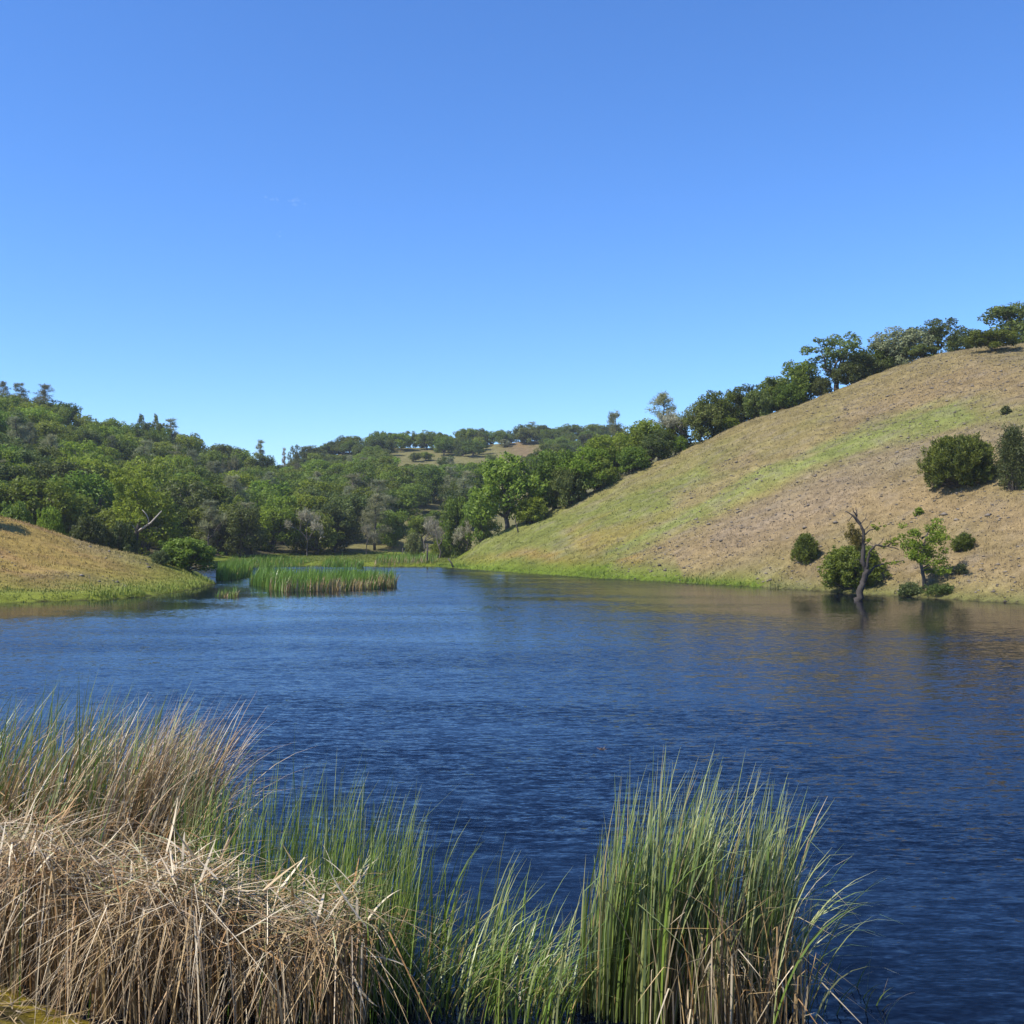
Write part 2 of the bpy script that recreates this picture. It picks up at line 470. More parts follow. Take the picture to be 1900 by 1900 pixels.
r9 = N(nt, 'ShaderNodeMapRange'); r9.inputs[1].default_value = 0.3; r9.inputs[2].default_value = 0.7; r9.inputs[3].default_value = 0.5; r9.inputs[4].default_value = 1.45
L.new(n9.outputs['Fac'], r9.inputs[0])
mm9 = N(nt, 'ShaderNodeMath', operation='MULTIPLY'); L.new(mm.outputs[0], mm9.inputs[0]); L.new(r9.outputs[0], mm9.inputs[1]); L.new(mm9.outputs[0], hs.inputs['Value'])
bp = N(nt, 'ShaderNodeBump', Strength=0.7, Distance=0.12); L.new(n1.outputs['Fac'], bp.inputs['Height'])
bp9 = N(nt, 'ShaderNodeBump', Strength=0.6, Distance=0.02); L.new(n9.outputs['Fac'], bp9.inputs['Height']); L.new(bp.outputs[0], bp9.inputs['Normal']); L.new(bp9.outputs[0], b.inputs['Normal'])
b.inputs['Roughness'].default_value = 0.95; b.inputs['Specular IOR Level'].default_value = 0.1
ground = add('ground', make_mesh('ground', np.stack([GX, GY, GZ], -1).reshape(-1, 3), [quads], col=GC.reshape(-1, 3), smooth=True), gm, kind='structure')

# ------------------------------------------------------------------ water
wm, nt, b = new_mat('rippled_lake_water')
L = nt.links
geo = N(nt, 'ShaderNodeNewGeometry')
def ripple(scale, sx, sy, rot, detail, w=0.0):
    mp = N(nt, 'ShaderNodeMapping'); mp.inputs['Scale'].default_value = (sx, sy, 1); mp.inputs['Rotation'].default_value = (0, 0, rot)
    mp.inputs['Location'].default_value = (w, w * 0.7, 0)
    L.new(geo.outputs['Position'], mp.inputs['Vector'])
    nz = N(nt, 'ShaderNodeTexNoise', Scale=scale, Detail=detail, Roughness=0.5, Distortion=0.6)
    L.new(mp.outputs[0], nz.inputs['Vector'])
    return nz
ra = ripple(1.0, 2.2, 7.4, math.radians(4), 2.0)
rb = ripple(1.0, 9.0, 25.0, math.radians(-8), 2.0, 13)
rc = ripple(1.0, 0.05, 0.16, math.radians(10), 2.0, 31)
def vmath(op, a, b_):
    n = N(nt, 'ShaderNodeVectorMath', operation=op)
    for i, q in enumerate((a, b_)):
        if isinstance(q, tuple): n.inputs[i].default_value = q
        else: L.new(q, n.inputs[i])
    return n.outputs[0]
# wave slopes (x, y) from noise, steeper along y; gusts roughen some areas more
sa = vmath('MULTIPLY', vmath('SUBTRACT', ra.outputs['Color'], (0.5, 0.5, 0.5)), (0.17, 0.42, 0.0))
sb = vmath('MULTIPLY', vmath('SUBTRACT', rb.outputs['Color'], (0.5, 0.5, 0.5)), (0.20, 0.42, 0.0))
gust = N(nt, 'ShaderNodeMapRange'); gust.inputs[1].default_value = 0.35; gust.inputs[2].default_value = 0.65; gust.inputs[3].default_value = 0.5; gust.inputs[4].default_value = 1.25
L.new(rc.outputs['Fac'], gust.inputs[0])
# sheltered water in the lee of the left bank and close under the bare hill
def lee(cx, cy, r0, r1, lo):
    d = N(nt, 'ShaderNodeVectorMath', operation='DISTANCE'); L.new(geo.outputs['Position'], d.inputs[0]); d.inputs[1].default_value = (cx, cy, 0)
    m = N(nt, 'ShaderNodeMapRange', interpolation_type='SMOOTHSTEP'); m.inputs[1].default_value = r0; m.inputs[2].default_value = r1; m.inputs[3].default_value = lo; m.inputs[4].default_value = 1.0
    L.new(d.outputs['Value'], m.inputs[0]); return m.outputs[0]
g1 = N(nt, 'ShaderNodeMath', operation='MULTIPLY'); L.new(lee(-36, 74, 15, 34, 0.22), g1.inputs[0]); L.new(lee(36, 74, 16, 40, 0.5), g1.inputs[1])
g2 = N(nt, 'ShaderNodeMath', operation='MULTIPLY'); L.new(g1.outputs[0], g2.inputs[0]); L.new(gust.outputs[0], g2.inputs[1])
sl = N(nt, 'ShaderNodeVectorMath', operation='SCALE'); L.new(vmath('ADD', vmath('ADD', sa, sb), (0.0, -0.065, 0.0)), sl.inputs[0]); L.new(g2.outputs[0], sl.inputs['Scale'])
nn = N(nt, 'ShaderNodeVectorMath', operation='NORMALIZE'); L.new(vmath('ADD', sl.outputs[0], (0.0, 0.0, 1.0)), nn.inputs[0])
L.new(nn.outputs[0], b.inputs['Normal'])
b.inputs['Base Color'].default_value = (0.0015, 0.0035, 0.010, 1)
b.inputs['Roughness'].default_value = 0.07
b.inputs['IOR'].default_value = 1.33
wv = np.array([(-62, 6, 0), (66, 6, 0), (66, 146, 0), (-62, 146, 0)], float)
add('water', make_mesh('water', wv, [np.array([[0, 1, 2, 3]])]), wm, kind='structure')

# ------------------------------------------------------------------ tree builders
def unit(v): return v / (np.linalg.norm(v, axis=-1, keepdims=True) + 1e-9)

def leafcloud(g, rng, centres, radii, n_each, ln, wd, out=0.6, up=0.3, spray=0.0, flat=0.65, shell=0.45):
    """leaf-sized rhombi spread through clumps: centres (k,3), radii (k,)"""
    k = len(centres)
    cnt = np.maximum((n_each * (np.asarray(radii) / np.mean(radii)) ** 2).astype(int), 6)
    ci = np.repeat(np.arange(k), cnt); n = len(ci)
    d = unit(rng.normal(size=(n, 3)))
    rad = (shell + (1 - shell) * rng.random(n)) ** 0.8
    off = d * rad[:, None] * np.asarray(radii)[ci][:, None]; off[:, 2] *= flat
    p = np.asarray(centres)[ci] + off
    nrm = unit(d * out + np.array([0, 0, up]) + rng.normal(size=(n, 3)) * 0.55)
    r = rng.normal(size=(n, 3))
    if spray > 0:
        r = unit(d + np.array([0, 0, 0.8])) * spray + r * 0.45
        a = unit(r); nrm = unit(np.cross(a, rng.normal(size=(n, 3))))
    a = unit(r - nrm * (r * nrm).sum(1, keepdims=True)); b_ = np.cross(nrm, a)
    s = 0.65 + 0.7 * rng.random(n)
    A = a * (ln * s * 0.5)[:, None]; B = b_ * (wd * s * 0.5)[:, None]
    bend = nrm * (ln * 0.12)
    V = np.stack([p - A - bend, p + B * 0.9, p + A - bend, p - B * 0.9], 1)
    t = np.clip(0.5 + rng.normal(size=n) * 0.2 + (rng.random(k) - 0.5)[ci] * 0.5, 0, 1)
    g.put(V.reshape(-1, 3), np.arange(n * 4).reshape(n, 4), tint=np.repeat(t, 4))

def bent(rng, a, b_, n=4, wob=0.12):
    a = np.asarray(a, float); b_ = np.asarray(b_, float)
    t = np.linspace(0, 1, n)[:, None]
    p = a + (b_ - a) * t
    p[1:-1] += rng.normal(size=(n - 2, 3)) * wob * np.linalg.norm(b_ - a)
    return p

def oak(seed, H=7.5, W=7.5, clear=0.25, clumps=70, leaves=85, ln=0.34, wd=0.20, airy=0.0, lobes=5, cr=0.95):
    rng = np.random.default_rng(seed)
    tr = Geo(); cg = Geo()
    zc = H * (clear + (1 - clear) * 0.45); rz = H * (1 - clear) * 0.56; rx = W * 0.5
    # several lobes give the uneven outline
    lob = []
    for i in range(lobes):
        an = i / lobes * 2 * np.pi + rng.uniform(-0.5, 0.5)
        q = rng.uniform(0.25, 0.55)
        lob.append((np.array([math.cos(an) * rx * q, math.sin(an) * rx * q, zc + (rng.uniform(-0.62, -0.15) if i % 2 else rng.uniform(-0.05, 0.42)) * rz]), rng.uniform(0.45, 0.66)))
    lob.append((np.array([rng.uniform(-.15, .15) * rx, rng.uniform(-.15, .15) * rx, zc + rz * 0.35]), 0.6))
    fork = np.array([rng.uniform(-0.06, 0.06) * W, rng.uniform(-0.06, 0.06) * W, H * clear * 0.95])
    r0 = 0.030 * H
    tr.tube(np.array([(0, 0, -0.35), (0.01 * W, 0, H * clear * 0.45), fork]), [r0 * 1.35, r0, r0 * 0.85], 7, 0.4)
    centres = []
    limbs = []
    for c, s in lob:
        mid = bent(rng, fork, c, 5, 0.08)
        tr.tube(mid, np.linspace(r0 * 0.7, r0 * 0.18, 5), 6, 0.4); limbs.append(mid)
        m = max(int(clumps / len(lob)), 3)
        for j in range(m):
            d = unit(rng.normal(size=3)); d[2] = d[2] * 0.9 + 0.05
            e = c + d * np.array([rx * s, rx * s, rz * s]) * rng.uniform(0.55, 1.0)
            if e[2] < H * clear * 0.8: e[2] = H * clear * 0.8 + rng.random() * 0.3
            if rng.random() < airy: continue
            centres.append(e)
            if j % 2 == 0:
                tr.tube(bent(rng, mid[3 + (j % 4 == 0)], e, 3, 0.08), [r0 * 0.17, r0 * 0.1, r0 * 0.05], 4, 0.4, cap=False)
    centres = np.array(centres)
    rad = cr * (0.6 + 0.6 * rng.random(len(centres))) * (W / 7.5) ** 0.5
    leafcloud(cg, rng, centres, rad, leaves, ln, wd, flat=0.8)
    return [('trunk', tr.mesh('oak_trunk', True), 'bark'), ('crown', cg.mesh('oak_crown'), None)]

def pine(seed, H=11, W=5.5, leaves=34, sparse=0.15, lean=0.05):
    """grey pine: thin forked trunk, loose wispy grey crown"""
    rng = np.random.default_rng(seed)
    tr = Geo(); cg = Geo()
    top = np.array([lean * H, rng.uniform(-.04, .04) * H, H * 0.96])
    stem = bent(rng, (0, 0, -0.3), top, 6, 0.015)
    tr.tube(stem, np.linspace(0.020 * H, 0.004 * H, 6), 6, 0.4)
    cen = []; rad = []
    lv = 17
    for i in range(lv):
        f = 0.18 + 0.80 * i / (lv - 1)
        q = f * 5; k = min(int(q), 4); base = stem[k] * (1 - (q - k)) + stem[k + 1] * (q - k)
        reach = W * 0.5 * (1.04 - f) ** 0.45 * rng.uniform(0.55, 1.15) * min(1, (f - .1) / .22) + 0.12
        for j in range(6):
            if rng.random() < sparse: continue
            an = rng.random() * 6.28; rr_ = reach * rng.uniform(.55, 1.0)
            e = base + np.array([math.cos(an) * rr_, math.sin(an) * rr_, rr_ * rng.uniform(0.1, 0.5)])
            if j % 2 == 0: tr.tube(bent(rng, base, e, 3, 0.06), [0.005 * H, 0.003 * H, 0.0015 * H], 4, 0.4, cap=False)
            cen.append(e); rad.append(rng.uniform(0.4, 0.85))
            cen.append(base + (e - base) * rng.uniform(0.35, 0.7)); rad.append(rng.uniform(0.3, 0.5))
    cen.append(top); rad.append(0.3)
    leafcloud(cg, rng, np.array(cen), np.array(rad) * (W / 5.5), leaves, 0.44, 0.065, spray=0.6, flat=1.0, shell=0.0)
    return [('trunk', tr.mesh('pine_trunk', True), 'bark'), ('crown', cg.mesh('pine_crown'), None)]

def bare(seed, H=7, W=5):
    """leafless grey tree: forking limbs ending in a mist of twigs"""
    rng = np.random.default_rng(seed)
    tr = Geo(); cg = Geo()
    tips = []
    def grow(p, d, ln, r, lev):
        e = p + d * ln
        tr.tube(bent(rng, p, e, 3, 0.07), [r, r * 0.85, r * 0.65], 5 if lev < 2 else 4, 0.5, cap=False)
        if lev >= 3: tips.append(e); tips.append((p + e) / 2); return
        for _ in range(3 if lev < 2 else 2):
            nd = unit(d + rng.normal(size=3) * np.array([0.62 * W / H * 1.4, 0.62 * W / H * 1.4, 0.35]) + np.array([0, 0, 0.15]))
            grow(e, nd, ln * rng.uniform(0.62, 0.85), r * 0.6, lev + 1)
    grow(np.array([0, 0, -0.3]), np.array([0.05, 0, 1.0]), H * 0.30, 0.022 * H, 0)
    tips = np.array(tips)
    leafcloud(cg, rng, tips, np.full(len(tips), 0.62), 30, 0.55, 0.075, spray=0.9, flat=1.0, shell=0.1)
    z = tips[:, 2].max()
    return [('trunk', tr.mesh('bare_trunk', True), 'bark'), ('crown', cg.mesh('bare_crown'), None)]

def bush(seed, H=3, W=4, clumps=46, leaves=90, ln=0.22, wd=0.12, spray=0.0, cr=0.55, cone=0.0):
    """dense shrub with foliage to the ground"""
    rng = np.random.default_rng(seed)
    st = Geo(); cg = Geo(); cen = []
    for i in range(clumps):
        f = (i + 0.5) / clumps
        zz = f ** 0.85
        an = i * 2.39996 + rng.uniform(-.3, .3)
        rr = math.sqrt(max(1 - (max(zz - 0.35, 0) / 0.68) ** 2, 0.0)) * (1 - cone * zz) * (0.78 + 0.22 * min(zz / 0.3, 1))
        rr *= rng.uniform(0.62, 1.0)
        e = np.array([math.cos(an) * rr * (W / 2 - cr * 0.5), math.sin(an) * rr * (W / 2 - cr * 0.5), 0.08 * H + zz * (H - cr * 0.55 - 0.08 * H)])
        cen.append(e)
        if i % 2 == 0:
            st.tube(bent(rng, (rng.uniform(-.1, .1), rng.uniform(-.1, .1), -0.2), e, 4, 0.06), [0.05, 0.04, 0.03, 0.015], 4, 0.4, cap=False)
    small = len(cen)
    for i in range(clumps // 3):      # ragged sprigs standing out of the outline
        an = rng.random() * 6.28; zz = rng.uniform(.15, 1.0); rr = math.sqrt(max(1 - (max(zz - 0.35, 0) / 0.72) ** 2, 0.0)) * rng.uniform(.9, 1.14)
        cen.append(np.array([math.cos(an) * rr * W / 2, math.sin(an) * rr * W / 2, zz * H * rng.uniform(.92, 1.06)]))
    small2 = len(cen)
    for i in range(clumps // 4):
        cen.append(np.array([rng.normal() * W * 0.12, rng.normal() * W * 0.12, H * rng.uniform(0.2, 0.7)]))
    cen = np.array(cen)
    rad = cr * (0.7 + 0.5 * rng.random(len(cen))); rad[small:small2] *= 0.5
    leafcloud(cg, rng, cen, rad, leaves, ln, wd, spray=spray, flat=1.35 if spray else 0.8, shell=0.3)
    return [('stem', st.mesh('bush_stem', True), 'bark'), ('foliage', cg.mesh('bush_foliage'), None)]

OAKS = [oak(100 + i, H=7.5, W=7.5, clear=[.16, .08, .2, .12, .06, .22][i], lobes=[6, 7, 6, 8, 6, 7][i], clumps=[84, 92, 80, 96, 88, 84][i]) for i in range(6)]
LOW = [oak(150 + i, H=4.6, W=7.5, clear=[.22, .1][i], lobes=7, clumps=86, cr=0.8) for i in range(2)]
AIRY = [oak(200 + i, H=8, W=7.5, clear=0.24, lobes=8, clumps=92, airy=0.3, leaves=75, cr=0.66, ln=0.28, wd=0.17) for i in range(2)]
PINES = [pine(300 + i, W=[5.5, 4.6, 5.0][i], sparse=[.1, .3, .2][i], lean=[.03, .08, -.05][i]) for i in range(3)]
BARES = [bare(400 + i) for i in range(3)]
BUSHES = [bush(500 + i) for i in range(3)]
BARE_DIM = []
def dims(parts):
    lo = np.full(3, 1e9); hi = -lo
    for _, me, _m in parts:
        c = np.empty(len(me.vertices) * 3, np.float32); me.vertices.foreach_get('co', c); c = c.reshape(-1, 3)
        lo = np.minimum(lo, np.percentile(c, 1, 0)); hi = np.maximum(hi, np.percentile(c, 99, 0))
    return max(hi[0] - lo[0], hi[1] - lo[1]), hi[2]
POOL = {'low': LOW, 'oak': OAKS, 'airy': AIRY, 'pine': PINES, 'bare': BARES, 'bush': BUSHES}
DIM = {k: [dims(p) for p in v] for k, v in POOL.items()}
_mesh_mat = {}
def with_mat(me, mat):
    """one mesh datablock per (shape, material), shared by every copy"""
    key = (me.name, mat.name)
    if key not in _mesh_mat:
        c = me.copy(); c.materials.clear(); c.materials.append(mat); _mesh_mat[key] = c
    return _mesh_mat[key]

def plant(parts, name, x, y, z, W, H, dim, mat, label, cat, group=None, rot=0.0):
    root = add(name, None, label=label, cat=cat, group=group, loc=(x, y, z - 0.05))
    root.empty_display_size = 0.3
    s = W / dim[0]
    root.scale = (s, s, H / dim[1]); root.rotation_euler = (0, 0, rot)
    for pn, me, mk in parts:
        add(pn, with_mat(me, M[mk] if mk else mat), parent=root)
    return root

TREES = []     # (sort key info) filled first, then built and labelled
def tree_at(px, py_top, Y, wpx, kind, mat, label=None, dz=0.0, name=None, cat=None, group=None, hmin=1.2):
    x = (px - 950) / FPX * Y
    g = tz(x, Y)
    H = max(CAMZ + (HOR - py_top) / FPX * Y - g, hmin)
    TREES.append(dict(px=px, py=py_top, Y=Y, x=x, z=g, H=H, W=wpx / FPX * Y, kind=kind, mat=mat, label=label, name=name, cat=cat, group=group))

# ---- trees one can single out: along the crest of the bare hill
CG = 'trees along the crest of the bare hill'
for a in [
    (1892, 566, 147, 130, 'oak', 'oak dark', 'big dark oak at the top right, behind the low spreading oak'),
    (1842, 612, 131, 92, 'oak', 'oak mid', 'low spreading oak with forked trunk on the bare hilltop'),
    (1795, 614, 152, 80, 'oak', 'oak dark', 'low dark oak filling the gap left of the spreading hilltop oak'),
    (1738, 590, 146, 95, 'airy', 'oak dark', 'open-crowned oak at the shoulder of the bare hill'),
    (1668, 612, 145, 100, 'oak', 'pine', 'rounded grey-green oak left of the open-crowned hill shoulder oak'),
    (1605, 655, 143, 70, 'oak', 'oak dark', 'dark round oak at the foot of the tallest crest oak'),
    (1553, 622, 144, 118, 'airy', 'oak dark', 'tallest crest oak with gappy tiered crown against the sky'),
    (1490, 672, 143, 80, 'oak', 'oak mid', 'oak just left of the tall gappy crest oak'),
    (1525, 700, 141, 40, 'bush', 'oak dark', 'small dark bush under the tall gappy crest oak'),
    (1432, 702, 143, 76, 'oak', 'oak mid', 'leafy oak halfway along the crest, second left of the tall gappy oak'),
    (1385, 718, 142, 74, 'oak', 'oak dark', 'dark crest oak, third left of the tall gappy oak'),
    (1325, 728, 142, 84, 'oak', 'oak mid', 'broad crest oak right of the leaning grey pine'),
    (1350, 775, 139.5, 42, 'bush', 'oak bright', 'small bright green bush under the broad crest oak'),
    (1275, 762, 142, 66, 'bare', 'bare', 'leafless grey tree on the crest beside the leaning pine'),
    (1232, 730, 150, 66, 'pine', 'pine', 'tall leaning grey pine standing above the crest oaks'),
    (1262, 810, 139.5, 34, 'bush', 'oak bright', 'small yellow-green bush at the crest below the leaning pine'),
    (1200, 782, 143, 80, 'oak', 'oak mid', 'oak on the crest just left of the leaning grey pine'),
    (1148, 766, 175, 40, 'pine', 'pine', 'small grey pine top showing above the crest oaks'),
    (1138, 808, 142, 84, 'oak', 'oak mid', 'oak below the small grey pine top on the crest'),
    (1085, 832, 138.5, 96, 'oak', 'oak bright', 'dense bright oak whose shadow falls down the grassy slope'),
    (1030, 838, 140, 86, 'oak', 'oak mid', 'dense oak between the big lone bright oak and the slope shadow'),
    (1640, 640, 147, 84, 'oak', 'oak mid', 'green oak between the grey-green oak and the tallest crest oak'),
    (1710, 640, 141, 60, 'oak', 'oak dark', 'low dark oak under the open-crowned hill shoulder oak'),
    (1580, 672, 140, 66, 'bush', 'oak dark', 'dark bush right of the tallest crest oak trunk'),
    (1460, 712, 140, 60, 'bush', 'oak mid', 'green bush filling the crest left of the small dark bush'),
    (1408, 726, 139.5, 62, 'bush', 'oak dark', 'dark bush filling the crest below two crest oaks'),
    (1362, 735, 146, 70, 'oak', 'oak mid', 'green oak set back between the broad and dark crest oaks'),
    (1300, 752, 139.5, 70, 'oak', 'oak dark', 'low dark oak between the broad crest oak and the leafless tree'),
    (1252, 775, 147, 66, 'oak', 'oak mid', 'green oak set back behind the leafless crest tree'),
    (1222, 800, 139, 62, 'oak', 'oak dark', 'dark low oak on the crest under the leaning pine'),
    (1168, 795, 146, 74, 'oak', 'oak mid', 'green oak set back between the small pine and leaning pine'),
    (1175, 830, 138, 62, 'bush', 'oak mid', 'green bush at the grass edge left of the leaning pine'),
    (1110, 850, 137.5, 66, 'bush', 'oak mid', 'thick green bush at the grass edge beside the slope shadow'),
    (1055, 868, 137, 70, 'bush', 'oak dark', 'dark thick bush at the grass edge right of the round bush'),
    (1010, 880, 142, 60, 'oak', 'oak dark', 'dark oak just behind the round bright bush'),
    (942, 848, 138.5, 128, 'oak', 'oak mid', 'big bright green oak with visible trunk near the foot of the crest'),
    (986, 924, 135.5, 60, 'bush', 'oak bright', 'round bright bush on the grass beside the big bright oak'),
    (890, 912, 150, 70, 'oak', 'oak mid', 'young bright oak left of the big bright oak'),
    (846, 925, 152, 56, 'oak', 'oak mid', 'slender oak at the edge of the meadow by the hill foot'),
    (815, 965, 158, 46, 'bare', 'bare', 'leafless grey shrub tree at the meadow edge'),
    (868, 965, 150, 34, 'bare', 'bare', 'small twiggy grey tree below the young bright oak'),
    (820, 1000, 160, 40, 'bush', 'oak mid', 'low green bush at the meadow edge by the hill foot'),
    (768, 990, 165, 34, 'bush', 'willow', 'small pale grey-green bush at the meadow edge'),
]:
    px, pt, Y, w, k, m, lab = a
    nm = {'oak': 'oak_tree', 'airy': 'oak_tree', 'pine': 'pine_tree', 'bare': 'bare_tree', 'bush': 'bush'}[k]
    tree_at(px, pt, Y, w, k, m, lab, name=nm, cat='bush' if k == 'bush' else 'tree', group=CG if px > 1000 else None)

# ---- trees one can single out in the left woods
for a in [
    (345, 1000, 100, 112, 'bush', 'oak mid', 'large round bush at the tip of the grassy spit', 'bush'),
    (297, 1028, 96, 34, 'bush', 'willow', 'small grey-green willow bush on the spit', 'bush'),
    (92, 945, 118, 54, 'bush', 'oak bright', 'low bright bush just behind the grassy left bank', 'bush'),
    (28, 935, 120, 70, 'bush', 'oak mid', 'low bush behind the bank at the left edge', 'bush'),
    (165, 960, 122, 70, 'bush', 'oak dark', 'dark thicket bush behind the stony part of the left bank', 'bush'),
    (225, 970, 124, 60, 'bush', 'oak dark', 'dark low bush below the pale dead limbs', 'bush'),
    (570, 945, 172, 66, 'bare', 'bare', 'leafless pinkish grey tree at the foot of the woods', 'tree'),
    (430, 848, 250, 60, 'bare', 'pine', 'pale grey-green round tree high on the left hillside', 'tree'),
    (330, 825, 262, 66, 'bare', 'pine', 'pale grey tree near the skyline of the left hillside', 'tree'),
    (665, 880, 215, 62, 'pine', 'pine', 'tall grey pine in the middle of the woods above the reed island', 'tree'),
    (640, 905, 205, 44, 'pine', 'pine', 'narrow grey pine left of the tall mid-wood pine', 'tree'),
    (480, 818, 322, 26, 'pine', 'pine', 'thin pine spire on the skyline dip', 'tree'),
    (525, 832, 385, 12, 'pine', 'bare', 'bare thin snag at the skyline dip', 'tree'),
    (5, 708, 288, 30, 'pine', 'pine', 'grey pine on the skyline at the left edge', 'tree'),
    (42, 712, 288, 32, 'pine', 'pine', 'grey pine on the skyline, second from the left edge', 'tree'),
    (80, 715, 288, 40, 'pine', 'pine', 'bushy grey pine on the skyline, third from the left edge', 'tree'),
    (268, 772, 300, 34, 'airy', 'oak dark', 'open dark oak on the left skyline', 'tree'),
    (295, 772, 302, 30, 'airy', 'oak dark', 'thin open oak on the left skyline beside a pine', 'tree'),
    (325, 778, 304, 36, 'pine', 'pine', 'grey pine on the left skyline beside two open oaks', 'tree'),
    (936, 815, 425, 24, 'pine', 'pine', 'small grey tree on the bare patch of the far hill', 'tree'),
    (992, 783, 445, 22, 'pine', 'pine', 'pine on the far hilltop skyline', 'tree'),
    (1108, 790, 445, 20, 'pine', 'pine', 'small pine on the far skyline near the crest', 'tree'),
    (620, 820, 428, 44, 'oak', 'oak dark', 'dark oak at the left end of the far hilltop row', 'tree'),
    (580, 832, 415, 40, 'oak', 'oak dark', 'dark oak on the shoulder of the far hill', 'tree'),
    (550, 828, 408, 30, 'airy', 'oak dark', 'small open oak on the far skyline by the bare snag', 'tree'),
]:
    px, pt, Y, w, k, m, lab, cat = a
    nm = {'oak': 'oak_tree', 'airy': 'oak_tree', 'pine': 'pine_tree', 'bare': 'bare_tree', 'bush': 'bush'}[k]
    tree_at(px, pt, Y, w, k, m, lab, name=nm, cat=cat)
# the oak just out of the frame whose shade lies on the left bank
x0, y0 = -49.5, 90.0
TREES.append(dict(px=-170, py=800, Y=y0, x=x0, z=tz(x0, y0), H=6.5, W=6.5, kind='oak', mat='oak mid', label='oak beside the left bank, casting its shade on the grass', name='oak_tree', cat='tree', group=None))

# ---- the woods: candidates on the hills, kept only where some of the crown shows
S4 = 4.0
cover = np.zeros((int(1900 / S4), int(2300 / S4)), bool)     # rows, columns (margin left/right)
rows = np.arange(cover.shape[0]) * S4; cols = np.arange(cover.shape[1]) * S4 - 300
cr_row = np.interp(cols, CREST[:, 0], CREST[:, 1], left=1100)
lb_row = np.interp(cols, [-300, 0, 70, 150, 250, 330, 395, 396], [890, 965, 985, 1010, 1035, 1065, 1085, 1100])
cover |= rows[:, None] > np.minimum(cr_row, lb_row)[None, :]
CLEAR = [(732, 832, 806, 851), (748, 852, 815, 870), (855, 852, 902, 866), (930, 822, 990, 854), (612, 842, 658, 851), (770, 947, 810, 964)]
cand = []
rng = np.random.default_rng(77)
Y = 140.0
while Y < 446:
    sp = 6.1 + (Y - 140) * 0.012
    left, right = -240, (1330 if Y > 200 else 880)
    x = (left - 950) / FPX * Y
    while x < (right - 950) / FPX * Y:
        cand.append((x + rng.uniform(-.4, .4) * sp, Y + rng.uniform(-.45, .45) * sp)); x += sp * rng.uniform(0.85, 1.25)
    Y += sp * 0.80
for px_ in np.arange(596, 1230, 21.0):      # the row along the far ridge
    yr_ = float(np.interp(px_, RIDGE[:, 0], RIDGE[:, 2])); yy_ = yr_ + rng.uniform(-2, 6); cand.append(((px_ + rng.uniform(-7, 7) - 950) / FPX * yy_, yy_))
cand.sort(key=lambda c: c[1])
def ell(px, py0, py1, w):
    cx = px; cy = (py0 + py1) / 2; a = w / 2; b_ = (py1 - py0) / 2
    return (((cols[None, :] - cx) / a) ** 2 + ((rows[:, None] - cy) / b_) ** 2) < 1
fixed = sorted([t for t in TREES if t['kind'] != 'bush'], key=lambda t: t['Y'])
WOOD = []
fi = 0
for cx, cy in cand:
    if lake_sd(np.array([cx]), np.array([cy]))[0] < 2: continue
    px = 950 + cx / cy * FPX
    yb = np.interp(px, [-600, 0, 250, 400, 600, 850, 1000], [118, 126, 137, 154, 178, 188, 190])
    yr = np.interp(px, RIDGE[:, 0], RIDGE[:, 2])
    if cy < yb or cy > yr + 7: continue
    while fi < len(fixed) and fixed[fi]['Y'] < cy:
        t = fixed[fi]; gy_ = HOR - (t['z'] - CAMZ) / t['Y'] * FPX
        cover |= ell(t['px'], t['py'], gy_, t['W'] / t['Y'] * FPX * 0.9); fi += 1
    g = tz(cx, cy)
    py_b = HOR - (g - CAMZ) / cy * FPX
    r = rng.random()
    t_hill = (cy - yb) / (yr - yb)
    leftw = px < 560
    if cy > yr - 45 and r < .22: r = 1.0
    grey = 1.05 if px > 260 else 0.75
    if r < 0.12 * grey and cy < 330: kind, mat = 'pine', 'pine'
    elif r < 0.26 * grey and cy < 330: kind, mat = 'bare', ('bare' if rng.random() < 0.5 else 'pine')
    else:
        kind = 'oak'
        mat = rng.choice(['oak bright', 'oak mid', 'oak dark'], p=[.42, .38, .20] if cy < 330 else [.12, .45, .43])
    H = {'oak': rng.uniform(5.6, 9.0), 'pine': rng.uniform(7.5, 10.5), 'bare': rng.uniform(5.0, 7.0)}[kind]
    W = {'oak': H * rng.uniform(0.9, 1.25), 'pine': H * rng.uniform(.42, .55), 'bare': H * rng.uniform(.7, .9)}[kind]
    if cy > 330: H *= 0.80; W *= 0.90
    py_t = py_b - H / cy * FPX; w = W / cy * FPX
    skip = False
    for (a0, b0, a1, b1) in CLEAR:      # open grass: nothing stands in it, what stands in front stays mostly below it
        ox = min(px + w / 2, a1) - max(px - w / 2, a0)
        if ox < 6 or py_b < b0 + 6: continue
        if py_b < b1 + 3: skip = True
        elif py_t < b1 - 6:
            H2 = max((py_b - (b1 - 6)) * cy / FPX, 3.0)
            W *= max(min(H2 / H, 1), 0.7); H = min(H2, H); py_t = py_b - H / cy * FPX; w = W / cy * FPX
    if px > 560 and cy > 235:
        patch = fbm(np.array([cx / 26]), np.array([cy / 26]), 91)[0]
        if cy < yr - 25 and (patch > 0.2 or rng.random() < 0.06): skip = True
    if skip: continue
    e = ell(px, py_t, py_b, w)
    tot = e.sum()
    if tot == 0: continue
    vis = (e & ~cover).sum() / tot
    if vis < 0.14 or (e & ~cover).sum() < 6: continue
    core = ell(px, py_t + (py_b - py_t) * 0.1, py_b, w * 0.82)
    cover |= core
    WOOD.append(dict(px=px, py=py_t, Y=cy, x=cx, z=g, H=H, W=W, kind=kind, mat=mat, label=None, name={'oak': 'oak_tree', 'pine': 'pine_tree', 'bare': 'bare_tree'}[kind], cat='tree', group='trees of the wooded hills', row=(py_t + py_b) / 2))

